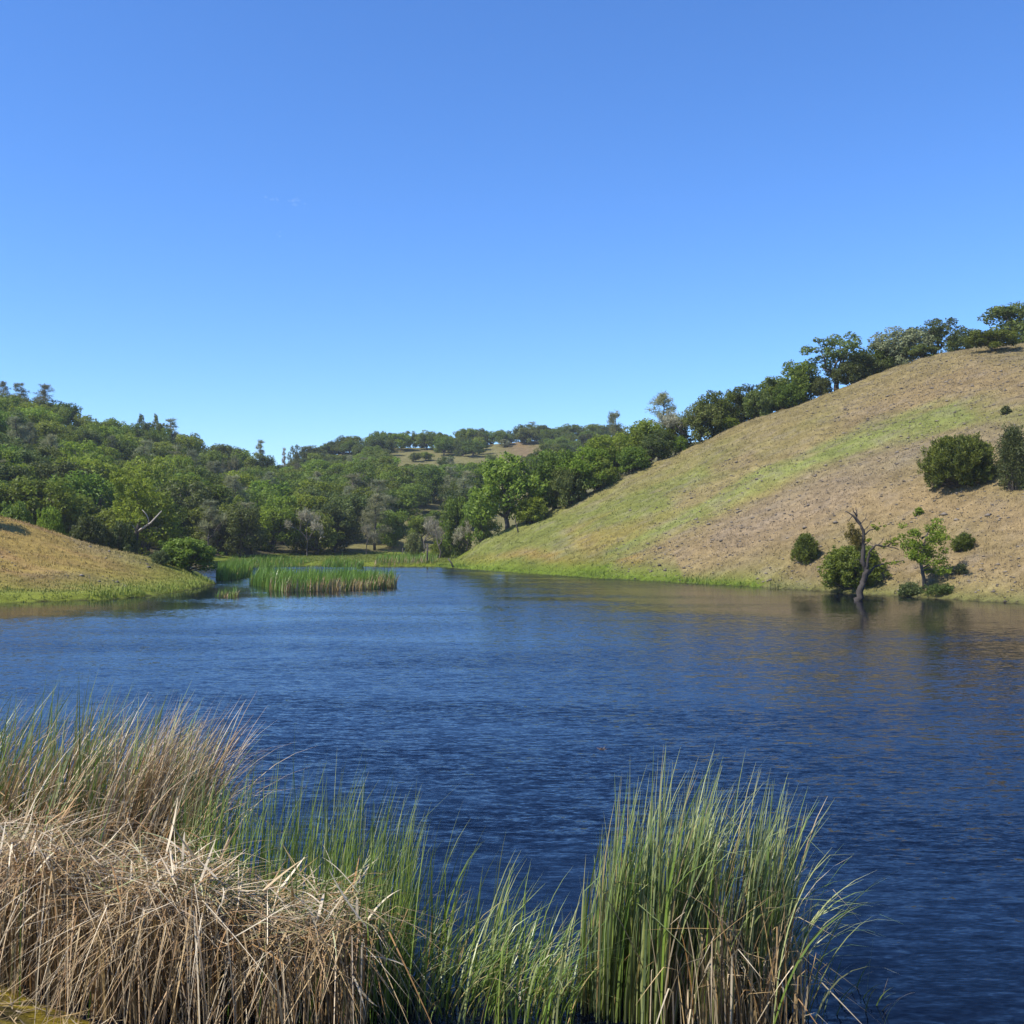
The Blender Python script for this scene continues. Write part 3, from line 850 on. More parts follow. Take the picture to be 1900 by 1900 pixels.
# labels of the woods: look, height on the slope, nearest landmark; what still coincides is told apart from left to right
ANCH_L = [(60, 'by the left edge'), (130, 'over the left bank'), (200, 'left of the bleached limbs'), (275, 'over the bleached limbs'), (320, 'right of the bleached limbs'), (385, 'over the spit bush'), (440, 'over the narrow reed bed'), (485, 'over the water channel'), (545, 'over the reed island left end')]
ANCH_R = [(600, 'over the reed island middle'), (660, 'right of the reed island middle'), (725, 'over the reed island right end'), (780, 'left of the upright post'), (830, 'over the upright post'), (890, 'over the leaning post'), (960, 'behind the big bright oak'), (1040, 'behind the round bright bush'), (1100, 'behind the dense crest oaks'), (1400, 'behind the leaning pine')]
def describe(t):
    look = {('oak', 'oak bright'): 'bright green oak', ('oak', 'oak mid'): 'green oak', ('oak', 'oak dark'): 'dark green oak', ('pine', 'pine'): 'grey pine',
            ('bare', 'bare'): 'leafless grey tree', ('bare', 'pine'): 'wispy grey-green tree'}[(t['kind'], t['mat'])]
    yr = float(np.interp(t['px'], RIDGE[:, 0], RIDGE[:, 2]))
    f = (t['Y'] - 140) / (yr - 140)
    lv = 'at the wood foot' if f < 0.17 else 'low on the slope' if f < 0.36 else 'midway up the slope' if f < 0.6 else 'high on the slope' if f < 0.86 else 'on the skyline'
    an = next((n for lim, n in ANCH_L + ANCH_R if t['px'] < lim), 'behind the crest oaks')
    return f'{look} {lv} {an}'
by = {}
for t in WOOD: by.setdefault(describe(t), []).append(t)
ORD = ['first', 'second', 'third', 'fourth', 'fifth', 'sixth', 'seventh', 'eighth', 'ninth', 'tenth', 'eleventh', 'twelfth', 'thirteenth', 'fourteenth', 'fifteenth']
for lab, ts in by.items():
    ts.sort(key=lambda t: t['px'])
    if len(ts) == 1: ts[0]['label'] = lab
    elif len(ts) == 2:
        for t, w in zip(ts, ('left-hand', 'right-hand')): t['label'] = f'{w} {lab}'
    elif len(ts) == 3:
        for t, w in zip(ts, ('leftmost', 'middle', 'rightmost')): t['label'] = f'{w} {lab}'
    else:
        for t, w in zip(ts, ORD): t['label'] = f'{w} from left, {lab}'
print('woods:', len(WOOD), 'singled out:', len(TREES))

rng = np.random.default_rng(5)
for t in TREES + WOOD:
    if t['kind'] == 'oak' and t['H'] < 0.74 * t['W']: t['kind'] = 'low'
    pool = POOL[t['kind']]; i = int(rng.integers(len(pool)))
    if t['kind'] == 'oak' and (t['Y'] < 200 or t['px'] > 1000): i = [1, 3, 4, 0][int(rng.integers(4))]
    plant(pool[i], t['name'], t['x'], t['Y'], t['z'], t['W'], t['H'], DIM[t['kind']][i], M[t['mat']], t['label'], t['cat'], t['group'], rng.uniform(0, 6.28))

# ---- the oak with bleached dead limbs at the wood edge
def poly(px_pts, Y, dy=None):
    return np.array([P(a, b, Y + (0 if dy is None else dy[i])) for i, (a, b) in enumerate(px_pts)])
Yd = 126.0
base = P(250, 1022, Yd); gzd = tz(base[0], Yd)
root = add('oak_tree', None, label='oak with bleached bare limbs at the wood edge behind the left bank', cat='tree', loc=(base[0], Yd, gzd))
def local(pts, o): return np.asarray(pts) - np.array(o.location)
g = Geo()
tp = poly([(250, 1035), (252, 1000), (254, 985), (262, 962), (256, 930), (250, 905)], Yd); tp[0, 2] = gzd - 0.3
g.tube(local(tp, root), [0.32, 0.27, 0.25, 0.2, 0.14, 0.07], 7)
pale_trunk = add('trunk', g.mesh('pale_oak_trunk', True), M['dead'], parent=root)
for pts, r in (([(254, 987), (268, 978), (280, 970), (292, 957), (300, 948)], .15), ([(274, 974), (276, 965), (272, 955), (264, 946)], .1), ([(255, 985), (246, 975), (240, 972)], .08)):
    g = Geo(); p = local(poly(pts, Yd, dy=[-0.25 * i for i in range(len(pts))]), root)
    g.tube(p, np.linspace(r, r * 0.35, len(p)), 6)
    add('dead_limb', g.mesh('dead_limb', True), M['pale'], parent=pale_trunk, label='bleached bare limb')
g = Geo(); rr = np.random.default_rng(9)
cc = []
for _ in range(46):
    an = rr.random() * 6.28; q = rr.random() ** .5
    cc.append(local(P(253 + math.cos(an) * q * 48, 915 + rr.normal() * 22, Yd + 1.0 + math.sin(an) * q * 2.6), root))
leafcloud(g, rr, np.array(cc), 0.7 * (0.6 + 0.6 * rr.random(len(cc))), 80, 0.3, 0.18)
add('crown', g.mesh('pale_oak_crown'), M['oak bright'], parent=root)

# ------------------------------------------------------------------ shrubs and trees on the bare hill
def hill_bush(px, py_base, py_top, wpx, seed, mat, label, name, cat, deep=0.0, **kw):
    h = hit(px, py_base)
    H = (py_base - py_top) / FPX * h[1]; W = wpx / FPX * h[1]
    parts = bush(seed, H=H, W=W, **kw)
    root = add(name, None, label=label, cat=cat, loc=(h[0], h[1] + W * 0.3, tz(h[0], h[1] + W * 0.3) - 0.15))
    dzz = tz(h[0], h[1] + W * 0.3) - h[2]
    root.scale = (1, 1, max((H - dzz * 0.6) / H, 0.6))
    for pn, me, mk in parts: add(pn, with_mat(me, M[mk] if mk else M[mat]), parent=root)
    return root
hill_bush(1796, 914, 812, 138, 31, 'juniper', 'largest round juniper on the bare hillside', 'juniper_bush', 'bush', clumps=190, leaves=100, ln=0.26, wd=0.075, spray=1.2, cr=0.46)
hill_bush(1890, 912, 790, 66, 32, 'willow', 'tall loose bush at the right edge beside the largest juniper', 'juniper_bush', 'bush', clumps=70, leaves=80, ln=0.24, wd=0.07, spray=1.0, cr=0.5, cone=0.3)
hill_bush(1499, 1048, 990, 52, 33, 'juniper', 'small upright juniper low on the hill left of the dead tree', 'juniper_bush', 'bush', clumps=40, leaves=110, ln=0.22, wd=0.06, spray=1.0, cr=0.34, cone=0.15)
hill_bush(1793, 1026, 991, 42, 34, 'juniper', 'small spiky juniper right of the sapling', 'juniper_bush', 'bush', clumps=30, leaves=90, ln=0.2, wd=0.055, spray=1.0, cr=0.28, cone=0.2)
hill_bush(1594, 1098, 1012, 128, 35, 'oak mid', 'wide leafy bush on the shore behind the dead tree', 'bush', 'bush', clumps=110, leaves=110, ln=0.16, wd=0.11, cr=0.5)
hill_bush(1787, 1068, 1044, 26, 36, 'willow', 'tiny pale shrub on the slope below the spiky juniper', 'bush', 'bush', clumps=16, leaves=40, ln=0.14, wd=0.06, cr=0.22)
hill_bush(1707, 957, 938, 18, 37, 'oak bright', 'tiny bright shrub above the sapling on the slope', 'bush', 'bush', clumps=12, leaves=40, ln=0.14, wd=0.08, cr=0.18)
hill_bush(1868, 770, 750, 18, 38, 'willow', 'tiny grey-green shrub high on the bare slope', 'bush', 'bush', clumps=12, leaves=40, ln=0.2, wd=0.1, cr=0.25)
hill_bush(1695, 1108, 1084, 50, 39, 'willow', 'low grey-green shrub on the shore beside the sapling', 'bush', 'bush', clumps=24, leaves=60, ln=0.16, wd=0.07, cr=0.25, spray=0.6)
hill_bush(1750, 1104, 1084, 60, 40, 'oak dark', 'low dark shrub in the shade right of the sapling', 'bush', 'bush', clumps=24, leaves=60, ln=0.16, wd=0.07, cr=0.25, spray=0.6)

# sapling
hs_ = hit(1715, 1094)
Hs = (1094 - 975) / FPX * hs_[1]
root = add('oak_sapling', None, label='thin young oak on the shore right of the dead tree', cat='tree', loc=tuple(hs_))
rr = np.random.default_rng(3)
tr = Geo(); cg = Geo(); k = hs_[1] / FPX
def sp(px, py, d=0.0): return np.array([(px - 1715) * k, d, (1094 - py) * k])
tr.tube(np.array([sp(1716, 1100), sp(1714, 1075), sp(1709, 1050), sp(1712, 1025), sp(1718, 1000), sp(1724, 982)]), [.16, .13, .11, .08, .05, .03], 6)
cc = []
for tip in [(1688, 1000), (1700, 990), (1680, 1018), (1695, 1030), (1735, 978), (1745, 985), (1725, 995), (1748, 998), (1740, 1015), (1690, 1012), (1745, 1040), (1705, 1008), (1752, 1062), (1735, 1058), (1683, 1030), (1720, 1015), (1730, 1032)]:
    e = sp(*tip, rr.normal() * 0.7); a = sp(1710, min(max(tip[1] + 18, 1000), 1060))
    tr.tube(bent(rr, a, e, 4, 0.08), [.05, .035, .025, .012], 4, cap=False); cc.append(e)
    cc.append(a + (e - a) * 0.65); cc.append(e + rr.normal(size=3) * np.array([.3, .3, .25]))
leafcloud(cg, rr, np.array(cc), 0.40 * (0.6 + 0.7 * rr.random(len(cc))), 90, 0.16, 0.1, flat=0.75)
add('trunk', tr.mesh('sapling_trunk', True), M['bark'], parent=root)
add('crown', cg.mesh('sapling_crown'), M['oak bright'], parent=root)

# dead tree standing in the water
Yt = 70.5
root = add('dead_tree', None, label='dead grey tree trunk standing in the water at the right shore', cat='tree', loc=tuple(P(1594, 1115, Yt) * np.array([1, 1, 0])))
def limb(name, pts, r0, r1, dy=0.0, mat='dead', lab=None, par=None):
    g = Geo(); p = local(poly(pts, Yt, dy=np.linspace(0, dy, len(pts))), root)
    w = np.random.default_rng(len(pts) * 7 + int(pts[0][0]))
    q = np.linspace(0, 1, len(p)); r = r0 + (r1 - r0) * q ** 0.8
    # smooth resample
    tt = np.linspace(0, 1, len(p) * 3 - 2)
    pp = np.stack([np.interp(tt, q, p[:, i]) for i in range(3)], 1); pp[1:-1] += w.normal(size=(len(tt) - 2, 3)) * min(0.035, r0 * .25)
    rr_ = np.interp(tt, q, r) * (1 + 0.12 * w.normal(size=len(tt)))
    g.tube(pp, rr_, 8)
    return add(name, g.mesh(name, True), M[mat], parent=par or root, label=lab)
dead_trunk = limb('trunk', [(1591, 1130), (1593, 1114), (1598, 1090), (1603, 1075), (1608, 1059), (1601, 1043), (1603, 1017), (1602, 985), (1595, 969), (1582, 956), (1572, 950)], .30, .035)
limb('branch', [(1606, 1062), (1610, 1043), (1613, 1025), (1624, 1011), (1646, 1014), (1668, 1020)], .14, .02, -0.8, par=dead_trunk)
limb('branch', [(1604, 1072), (1616, 1060), (1629, 1049), (1652, 1044), (1676, 1040)], .11, .02, 0.9, par=dead_trunk)
limb('branch', [(1597, 972), (1590, 962), (1589, 953), (1588, 941)], .07, .02, 0.2, par=dead_trunk)
limb('branch', [(1604, 992), (1614, 984), (1626, 980), (1636, 976)], .06, .02, -0.3, par=dead_trunk)
limb('branch', [(1590, 957), (1584, 949), (1582, 943)], .05, .015, -0.2, par=dead_trunk)
limb('branch', [(1646, 1014), (1656, 1006), (1664, 1000)], .05, .015, -0.4, par=dead_trunk)
for pts in ([(1602, 985), (1612, 975), (1616, 968)], [(1603, 1000), (1595, 990), (1590, 986)], [(1604, 1012), (1612, 1006), (1618, 997)], [(1602, 1030), (1594, 1022), (1588, 1018)], [(1614, 1022), (1622, 1026), (1630, 1028)],
            [(1628, 1012), (1636, 1005), (1640, 996)], [(1629, 1049), (1638, 1055), (1648, 1057)], [(1582, 956), (1578, 962), (1574, 968)], [(1597, 972), (1606, 962), (1608, 952)], [(1601, 1043), (1592, 1038), (1584, 1040)]):
    limb('branch', pts, .035, .012, 0.15, par=dead_trunk)
g = Geo(); rr = np.random.default_rng(12)
cc = np.array([local(P(1586 + rr.normal() * 7, 995 + rr.normal() * 12, Yt + 0.5 + rr.normal() * 0.3), root) for _ in range(26)])
leafcloud(g, rr, cc, 0.26 * (0.7 + 0.5 * rr.random(len(cc))), 90, 0.13, 0.05, spray=0.7, flat=1.1)
add('mistletoe', g.mesh('mistletoe'), M['mistletoe'], parent=root, label='olive brown clump of mistletoe on the trunk')
g = Geo()
cc = np.array([local(P(a + rr.normal() * 3, b + rr.normal() * 3, Yt - 0.4), root) for a, b in [(1628, 978), (1636, 974), (1620, 982), (1650, 1004), (1660, 1000), (1664, 1008), (1645, 1010), (1640, 1046), (1655, 1043), (1670, 1040), (1612, 1000)] for _ in range(2)])
leafcloud(g, rr, cc, 0.17 * (0.6 + 0.6 * rr.random(len(cc))), 26, 0.13, 0.08)
add('leafy_sprig', g.mesh('leafy_sprig'), M['oak bright'], parent=root)

# ------------------------------------------------------------------ blades: reeds, sedges and grass
def blades(rng, base, H, lean_dir, lean0, curl, width, col, nseg=7, pw=1.6, kink=None, droop=None):
    """ribbons: base (n,3); angle from vertical grows from lean0 to lean0+curl along the blade; returns V (n,nseg+1,2,3), C"""
    n = len(base)
    t = np.linspace(0, 1, nseg + 1)
    th = lean0[:, None] + curl[:, None] * t[None, :] ** pw
    if kink is not None:          # folded over at a height, kink = (where, extra angle)
        th = th + kink[1][:, None] * (t[None, :] > kink[0][:, None])
    ds = (H / nseg)[:, None]
    thm = (th[:, 1:] + th[:, :-1]) / 2
    rx = np.concatenate([np.zeros((n, 1)), np.cumsum(np.sin(thm) * ds, 1)], 1)
    rz = np.concatenate([np.zeros((n, 1)), np.cumsum(np.cos(thm) * ds, 1)], 1)
    dx = np.cos(lean_dir)[:, None]; dy = np.sin(lean_dir)[:, None]
    c = np.stack([base[:, 0:1] + rx * dx, base[:, 1:2] + rx * dy, base[:, 2:3] + rz], -1)
    # ribbon side vector with a random twist about the blade
    ta = lean_dir + np.pi / 2 + rng.normal(size=n) * 0.7
    tw = ta[:, None] + (rng.normal(size=n) * 0.5)[:, None] * t[None, :]
    side = np.stack([np.cos(tw), np.sin(tw), np.zeros_like(tw)], -1)
    prof = np.clip(np.minimum(1.0, 0.55 + 3 * t) * (1 - t ** 3) + 0.06, 0.06, 1)
    w = (width[:, None] * prof[None, :] * 0.5)[..., None]
    V = np.stack([c - side * w, c + side * w], 2)
    return V

def blade_faces(n, nseg):
    k = np.arange(nseg)
    one = np.stack([2 * k, 2 * k + 1, 2 * k + 3, 2 * k + 2], 1)
    return (np.arange(n)[:, None, None] * (nseg + 1) * 2 + one[None]).reshape(-1, 4)

def blade_mesh(name, V, Ccol):
    n, m = V.shape[0], V.shape[1]
    return make_mesh(name, V.reshape(-1, 3), [blade_faces(n, m - 1)], col=np.repeat(Ccol.reshape(n * m, 3), 2, 0))

G_A = np.array([0.075, 0.140, 0.016]); G_B = np.array([0.155, 0.240, 0.034]); G_BLUE = np.array([0.125, 0.180, 0.080]); G_PALE = np.array([0.34, 0.37, 0.16])
D_TAN = np.array([0.365, 0.255, 0.115]); D_RUST = np.array([0.29, 0.160, 0.056]); D_GREY = np.array([0.32, 0.265, 0.170]); D_PALE = np.array([0.58, 0.49, 0.34]); D_DARK = np.array([0.095, 0.065, 0.038])
def colours(rng, n, m, palette, prob, tipc=None, tipw=0.0, basec=None, basew=0.0):
    pal = np.array(palette)
    i = rng.choice(len(pal), n, p=prob); j = rng.choice(len(pal), n, p=prob)
    f = rng.random(n)[:, None] * 0.4
    c = pal[i] * (1 - f) + pal[j] * f
    c = c * (0.75 + 0.5 * rng.random(n))[:, None]
    t = np.linspace(0, 1, m)[None, :, None]
    C = np.repeat(c[:, None, :], m, 1)
    if tipc is not None: k = (tipw * rng.random(n))[:, None, None] * t ** 3; C = C * (1 - k) + tipc * k
    if basec is not None: k = basew * (1 - t) ** 3; C = C * (1 - k) + basec * k
    return C

def reed_thing(name, label, parts, cat, singles=0, piece='leaf'):
    """parts: list of (part name, V, C, material); the most prominent blades become leaves of their own"""
    allv = np.concatenate([p[1].reshape(-1, 3) for p in parts])
    org = np.array([allv[:, 0].mean(), allv[:, 1].mean(), 0.0])
    root = add(name, None, label=label, cat=cat, loc=tuple(org))
    for pn, V, C, mat in parts:
        V = V - org
        n = len(V)
        if singles and n > singles * 1.5:
            tipz = V[:, -1, 0, 2] - V[:, :, 0, 1].mean(1) * 0.15
            pick = np.zeros(n, bool); pick[np.argsort(-tipz)[:singles // 2]] = True
            front = np.argsort(V[:, -1, 0, 1])[:singles - singles // 2]; pick[front] = True
            for k in np.nonzero(pick)[0]:
                add(piece, blade_mesh(piece, V[k:k + 1], C[k:k + 1]), mat, parent=root)
            V, C = V[~pick], C[~pick]
        add(pn, blade_mesh(pn, V, C), mat, parent=root, kind='stuff')
    return root

def ground_base(x, y, sink=0.05):
    return np.stack([x, y, np.maximum(terrain(x, y), -0.25) - sink], 1)

def make(rng, x, y, H, lean_dir, lean0, curl, width, pal, prob, nseg=7, pw=1.6, tip=None, tipw=0, basec=None, basew=0, kinkp=0.0, kinka=1.6):
    n = len(x); b_ = ground_base(x, y)
    kink = None
    if kinkp > 0:
        on = rng.random(n) < kinkp
        kink = (rng.uniform(0.35, 0.9, n), np.where(on, rng.normal(1, .3, n) * kinka, 0))
    V = blades(rng, b_, H, lean_dir, lean0, curl, width, None, nseg, pw, kink)
    C = colours(rng, n, nseg + 1, pal, prob, tip, tipw, basec, basew)
    return V, C

def xy_px(px, Y): return (np.asarray(px) - 950) / FPX * np.asarray(Y)
rng = np.random.default_rng(21)
RIGHT = 0.0   # wind leans the blades towards +X
# --- D: right clump
def tussocks(n, cx, cy, rx, ry, k):
    """blade feet gathered in k tufts inside an ellipse; also a height factor per tuft"""
    an = rng.random(k) * 6.283; q = np.sqrt(rng.random(k))
    tx = cx + np.cos(an) * q * rx; ty = cy + np.sin(an) * q * ry; th = rng.uniform(.78, 1.12, k)
    i = rng.integers(k, size=n)
    return tx[i] + rng.normal(size=n) * .07, ty[i] + rng.normal(size=n) * .06, th[i], i
def clump_D():
    n = 1300
    x, y, th, ti = tussocks(n, 1.60, 10.45, 0.98, 0.58, 60)
    side = (x - 1.62) / 1.08
    H = (2.30 - 0.32 * side ** 2) * th * rng.choice([1.0, .82, .6, .4], n, p=[.44, .26, .18, .12]) * rng.uniform(.9, 1.06, n) + 0.1
    tl = rng.normal(size=60)[ti] * .6
    ld = tl + rng.normal(size=n) * 0.5; l0 = np.abs(rng.normal(size=n)) * 0.05 + 0.01; cu = np.abs(rng.normal(size=n)) * 0.36 + 0.02 + 0.3 * np.clip(side, 0, 1) * rng.random(n)
    Vg, Cg = make(rng, x, y, H, ld, l0, cu, rng.uniform(.013, .027, n), [G_A, G_B, G_BLUE, G_PALE, D_TAN], [.19, .21, .27, .24, .09], nseg=9, pw=2.4, tip=G_PALE * 1.1, tipw=0.9, basec=D_TAN * 0.7, basew=0.25, kinkp=.10, kinka=1.3)
    m = 300
    an = rng.random(m) * 6.283; q = np.sqrt(rng.random(m))
    x = 1.95 + np.cos(an) * q * 0.80; y = 10.25 + np.sin(an) * q * 0.6
    H = rng.uniform(0.6, 2.0, m)
    Vd, Cd = make(rng, x, y, H, rng.random(m) * 6.283, np.abs(rng.normal(size=m)) * 0.12, np.abs(rng.normal(size=m)) * 0.4, rng.uniform(.010, .021, m), [D_TAN, D_GREY, D_RUST, D_PALE, D_DARK], [.30, .22, .16, .10, .22], nseg=9, kinkp=.3, kinka=1.9)
    k = 110     # broken, hanging dry leaves in front
    x = 2.02 + rng.normal(size=k) * 0.30; y = 9.95 + rng.normal(size=k) * 0.14
    Vh, Ch = make(rng, x, y, rng.uniform(.8, 1.6, k), rng.random(k) * 6.283, rng.random(k) * .15, rng.random(k) * .35, rng.uniform(.010, .02, k), [D_TAN, D_GREY, D_PALE], [.4, .34, .26], nseg=9, kinkp=1.0, kinka=2.5)
    k = 36      # long arching blades hanging over the water on the lee side
    x = 2.2 + rng.random(k) * .55; y = 10.2 + rng.normal(size=k) * .3
    Vl, Cl = make(rng, x, y, rng.uniform(1.3, 2.1, k), rng.normal(size=k) * .6, rng.uniform(.05, .3, k), rng.uniform(.7, 1.7, k), rng.uniform(.012, .022, k), [G_B, G_PALE, D_PALE], [.45, .35, .2], nseg=9, pw=2.2)
    reed_thing('reed_clump', 'tall green and tan cattail clump standing alone in the near water', [('green_blades', np.concatenate([Vg, Vl]), np.concatenate([Cg, Cl]), M['blade']), ('dry_blades', np.concatenate([Vd, Vh]), np.concatenate([Cd, Ch]), M['dry'])], 'reeds', 130)
clump_D()
# --- A: back left clump
def clump_A():
    n = 850
    px = rng.uniform(-120, 372, n); Yv = 14.5 + rng.normal(size=n) * 0.75
    edge = np.clip((372 - px) / 120, 0.25, 1)
    H = (2.55 + rng.normal(size=n) * 0.24) * (0.78 + 0.22 * edge) * rng.choice([1, .75, .5], n, p=[.45, .3, .25])
    Vg, Cg = make(rng, xy_px(px, Yv), Yv, H, rng.normal(size=n) * 0.6, np.abs(rng.normal(size=n)) * .06, np.abs(rng.normal(size=n)) * .45 + .05, rng.uniform(.015, .030, n), [G_A, G_B, G_BLUE, G_PALE], [.32, .42, .10, .16], tip=G_PALE, tipw=.7, basec=D_TAN, basew=.3)
    m = 2200
    px = np.where(rng.random(m) < .45, rng.normal(235, 65, m), rng.uniform(-120, 350, m)); Yv = 14.0 + rng.normal(size=m) * 0.7
    px = np.minimum(px, 365)
    H = rng.uniform(1.3, 2.85, m)
    Vd, Cd = make(rng, xy_px(px, Yv), Yv, H, rng.normal(size=m) * .5, np.abs(rng.normal(size=m)) * .12 + .04, np.abs(rng.normal(size=m)) * .55 + .30, rng.uniform(.013, .026, m), [D_TAN, D_RUST, D_GREY, D_PALE], [.34, .36, .16, .14], nseg=9, tip=D_PALE, tipw=.9, kinkp=.2, kinka=1.5)
    q = 520      # fresh short leaves at its foot
    px = rng.uniform(-100, 360, q); Yv = 13.4 + rng.normal(size=q) * .4
    Vq, Cq = make(rng, xy_px(px, Yv), Yv, rng.uniform(.5, 1.35, q), rng.normal(size=q) * .8, np.abs(rng.normal(size=q)) * .1, np.abs(rng.normal(size=q)) * .5, rng.uniform(.014, .028, q), [G_A, G_B, np.array([.20, .29, .03])], [.3, .4, .3])
    Vg = np.concatenate([Vg, Vq]); Cg = np.concatenate([Cg, Cq])
    reed_thing('reed_clump', 'wind-bent rust and green cattail clump at the left, behind the dead reeds', [('green_blades', Vg, Cg, M['blade']), ('dry_blades', Vd, Cd, M['dry'])], 'reeds', 110)
clump_A()
# --- B: collapsed dead reeds on the near bank
def clump_B():
    n = 1500
    cl = np.linspace(-140, 665, 30) + rng.normal(size=30) * 9
    px = cl[rng.integers(30, size=n)] + rng.normal(size=n) * 9
    y0 = np.interp(px, [-140, 0, 200, 720], [11.5, 11.3, 10.55, 10.1])
    Yv = y0 + rng.normal(size=n) * 0.33
    top = np.interp(px, [-140, 0, 150, 300, 480, 600, 700, 730], [1.5, 1.48, 1.5, 1.42, 1.22, 1.12, 1.08, .85])
    Vs, Cs = make(rng, xy_px(px, Yv), Yv, top * rng.uniform(.55, 1.0, n), rng.random(n) * 6.283, np.abs(rng.normal(size=n)) * .16, rng.random(n) * .4, rng.uniform(.009, .019, n), [D_TAN, D_GREY, D_RUST, D_PALE, D_DARK], [.22, .24, .14, .07, .33])
    m = 2500     # bent over tops: rise, fold and hang down
    px = cl[rng.integers(30, size=m)] + rng.normal(size=m) * 13
    y0 = np.interp(px, [-140, 0, 200, 720], [11.6, 11.4, 10.7, 10.2])
    Yv = y0 + rng.normal(size=m) * 0.42
    top = np.interp(px, [-140, 0, 150, 300, 480, 600, 700, 730], [1.5, 1.48, 1.5, 1.42, 1.22, 1.12, 1.08, .85])
    hump = 1 + 0.12 * np.sin(px / 46.0) + 0.06 * np.sin(px / 17.0)
    ln = top * hump * rng.uniform(1.15, 2.0, m)
    ld = np.where(rng.random(m) < .62, rng.normal(-1.45, .75, m), rng.random(m) * 6.283)
    x = xy_px(px, Yv); bb = ground_base(x, Yv)
    fold = np.clip(top * hump / ln * rng.uniform(.80, 1.0, m), .3, .92)
    Vf = blades(rng, bb, ln, ld, np.abs(rng.normal(size=m)) * .10, rng.random(m) * .5, rng.uniform(.008, .017, m), None, 10, 1.3, (fold, rng.uniform(1.2, 2.7, m)))
    Cf = colours(rng, m, 11, [D_TAN, D_RUST, D_GREY, D_PALE, D_DARK], [.32, .32, .12, .10, .14], D_PALE, .4)
    k = 1500     # loose thatch lying on top
    px = rng.uniform(-140, 670, k)
    Yv = np.interp(px, [-140, 0, 200, 720], [11.5, 11.3, 10.6, 10.15]) + rng.normal(size=k) * .35
    top = np.interp(px, [-140, 0, 150, 300, 480, 600, 700], [1.42, 1.4, 1.42, 1.34, 1.16, 1.04, .96]) * (1 + 0.12 * np.sin(px / 46.0))
    x = xy_px(px, Yv); bb = np.stack([x, Yv, top * rng.uniform(.8, 1.0, k)], 1)
    Vt = blades(rng, bb, rng.uniform(.25, .7, k), rng.random(k) * 6.283, rng.uniform(.9, 1.7, k), rng.uniform(-.1, .9, k), rng.uniform(.008, .019, k), None, 10)
    Ct = colours(rng, k, 11, [D_TAN, D_RUST, D_PALE, G_PALE], [.32, .28, .28, .12])
    j = 620      # green shoots growing through the dead mass
    px = rng.uniform(-60, 720, j); px = np.where(rng.random(j) < .6, rng.uniform(330, 720, j), px)
    Yv = np.interp(px, [-140, 0, 200, 720], [11.7, 11.5, 10.9, 10.4]) + rng.normal(size=j) * .35
    Vn, Cn = make(rng, xy_px(px, Yv), Yv, rng.uniform(.9, 1.75, j), rng.normal(size=j) * .8, np.abs(rng.normal(size=j)) * .08, np.abs(rng.normal(size=j)) * .5, rng.uniform(.010, .022, j), [G_A, G_B, G_PALE], [.4, .42, .18], nseg=10, tip=G_PALE, tipw=.6)
    k3 = 260     # litter lying on the bank at its foot
    xl = rng.uniform(-5.6, -3.3, k3); yl = rng.uniform(8.9, 10.9, k3); bl = np.stack([xl, yl, np.maximum(terrain(xl, yl), 0) + .015], 1)
    Vl3 = blades(rng, bl, rng.uniform(.08, .4, k3), rng.random(k3) * 6.283, rng.uniform(1.35, 1.62, k3), rng.uniform(-.15, .1, k3), rng.uniform(.008, .018, k3), None, 10)
    Cl3 = colours(rng, k3, 11, [D_TAN, D_GREY, D_DARK, D_PALE], [.3, .25, .3, .15])
    k2 = 240     # broad broken leaves flung across the top
    px = rng.uniform(-140, 690, k2); Yv = np.interp(px, [-140, 0, 200, 720], [11.3, 11.1, 10.4, 9.95]) + rng.normal(size=k2) * .3
    top = np.interp(px, [-140, 0, 150, 300, 480, 600, 700], [1.42, 1.4, 1.42, 1.34, 1.16, 1.04, .96])
    bb = np.stack([xy_px(px, Yv), Yv, top * rng.uniform(.55, 1.12, k2)], 1)
    Vb = blades(rng, bb, rng.uniform(.2, .65, k2), rng.random(k2) * 6.283, rng.uniform(.7, 2.2, k2), rng.uniform(-.6, 1.2, k2), rng.uniform(.016, .030, k2), None, 10)
    Vt = np.concatenate([Vt, Vb, Vl3]); Ct = np.concatenate([Ct, colours(rng, k2, 11, [D_PALE, D_TAN, D_GREY], [.55, .3, .15]), Cl3])
    reed_thing('reed_clump', 'collapsed mass of dead tan reeds along the near bank', [('standing_blades', Vs, Cs, M['dry']), ('folded_blades', Vf, Cf, M['dry']), ('thatch', Vt, Ct, M['dry']), ('green_shoots', Vn, Cn, M['blade'])], 'reeds', 90)
clump_B()
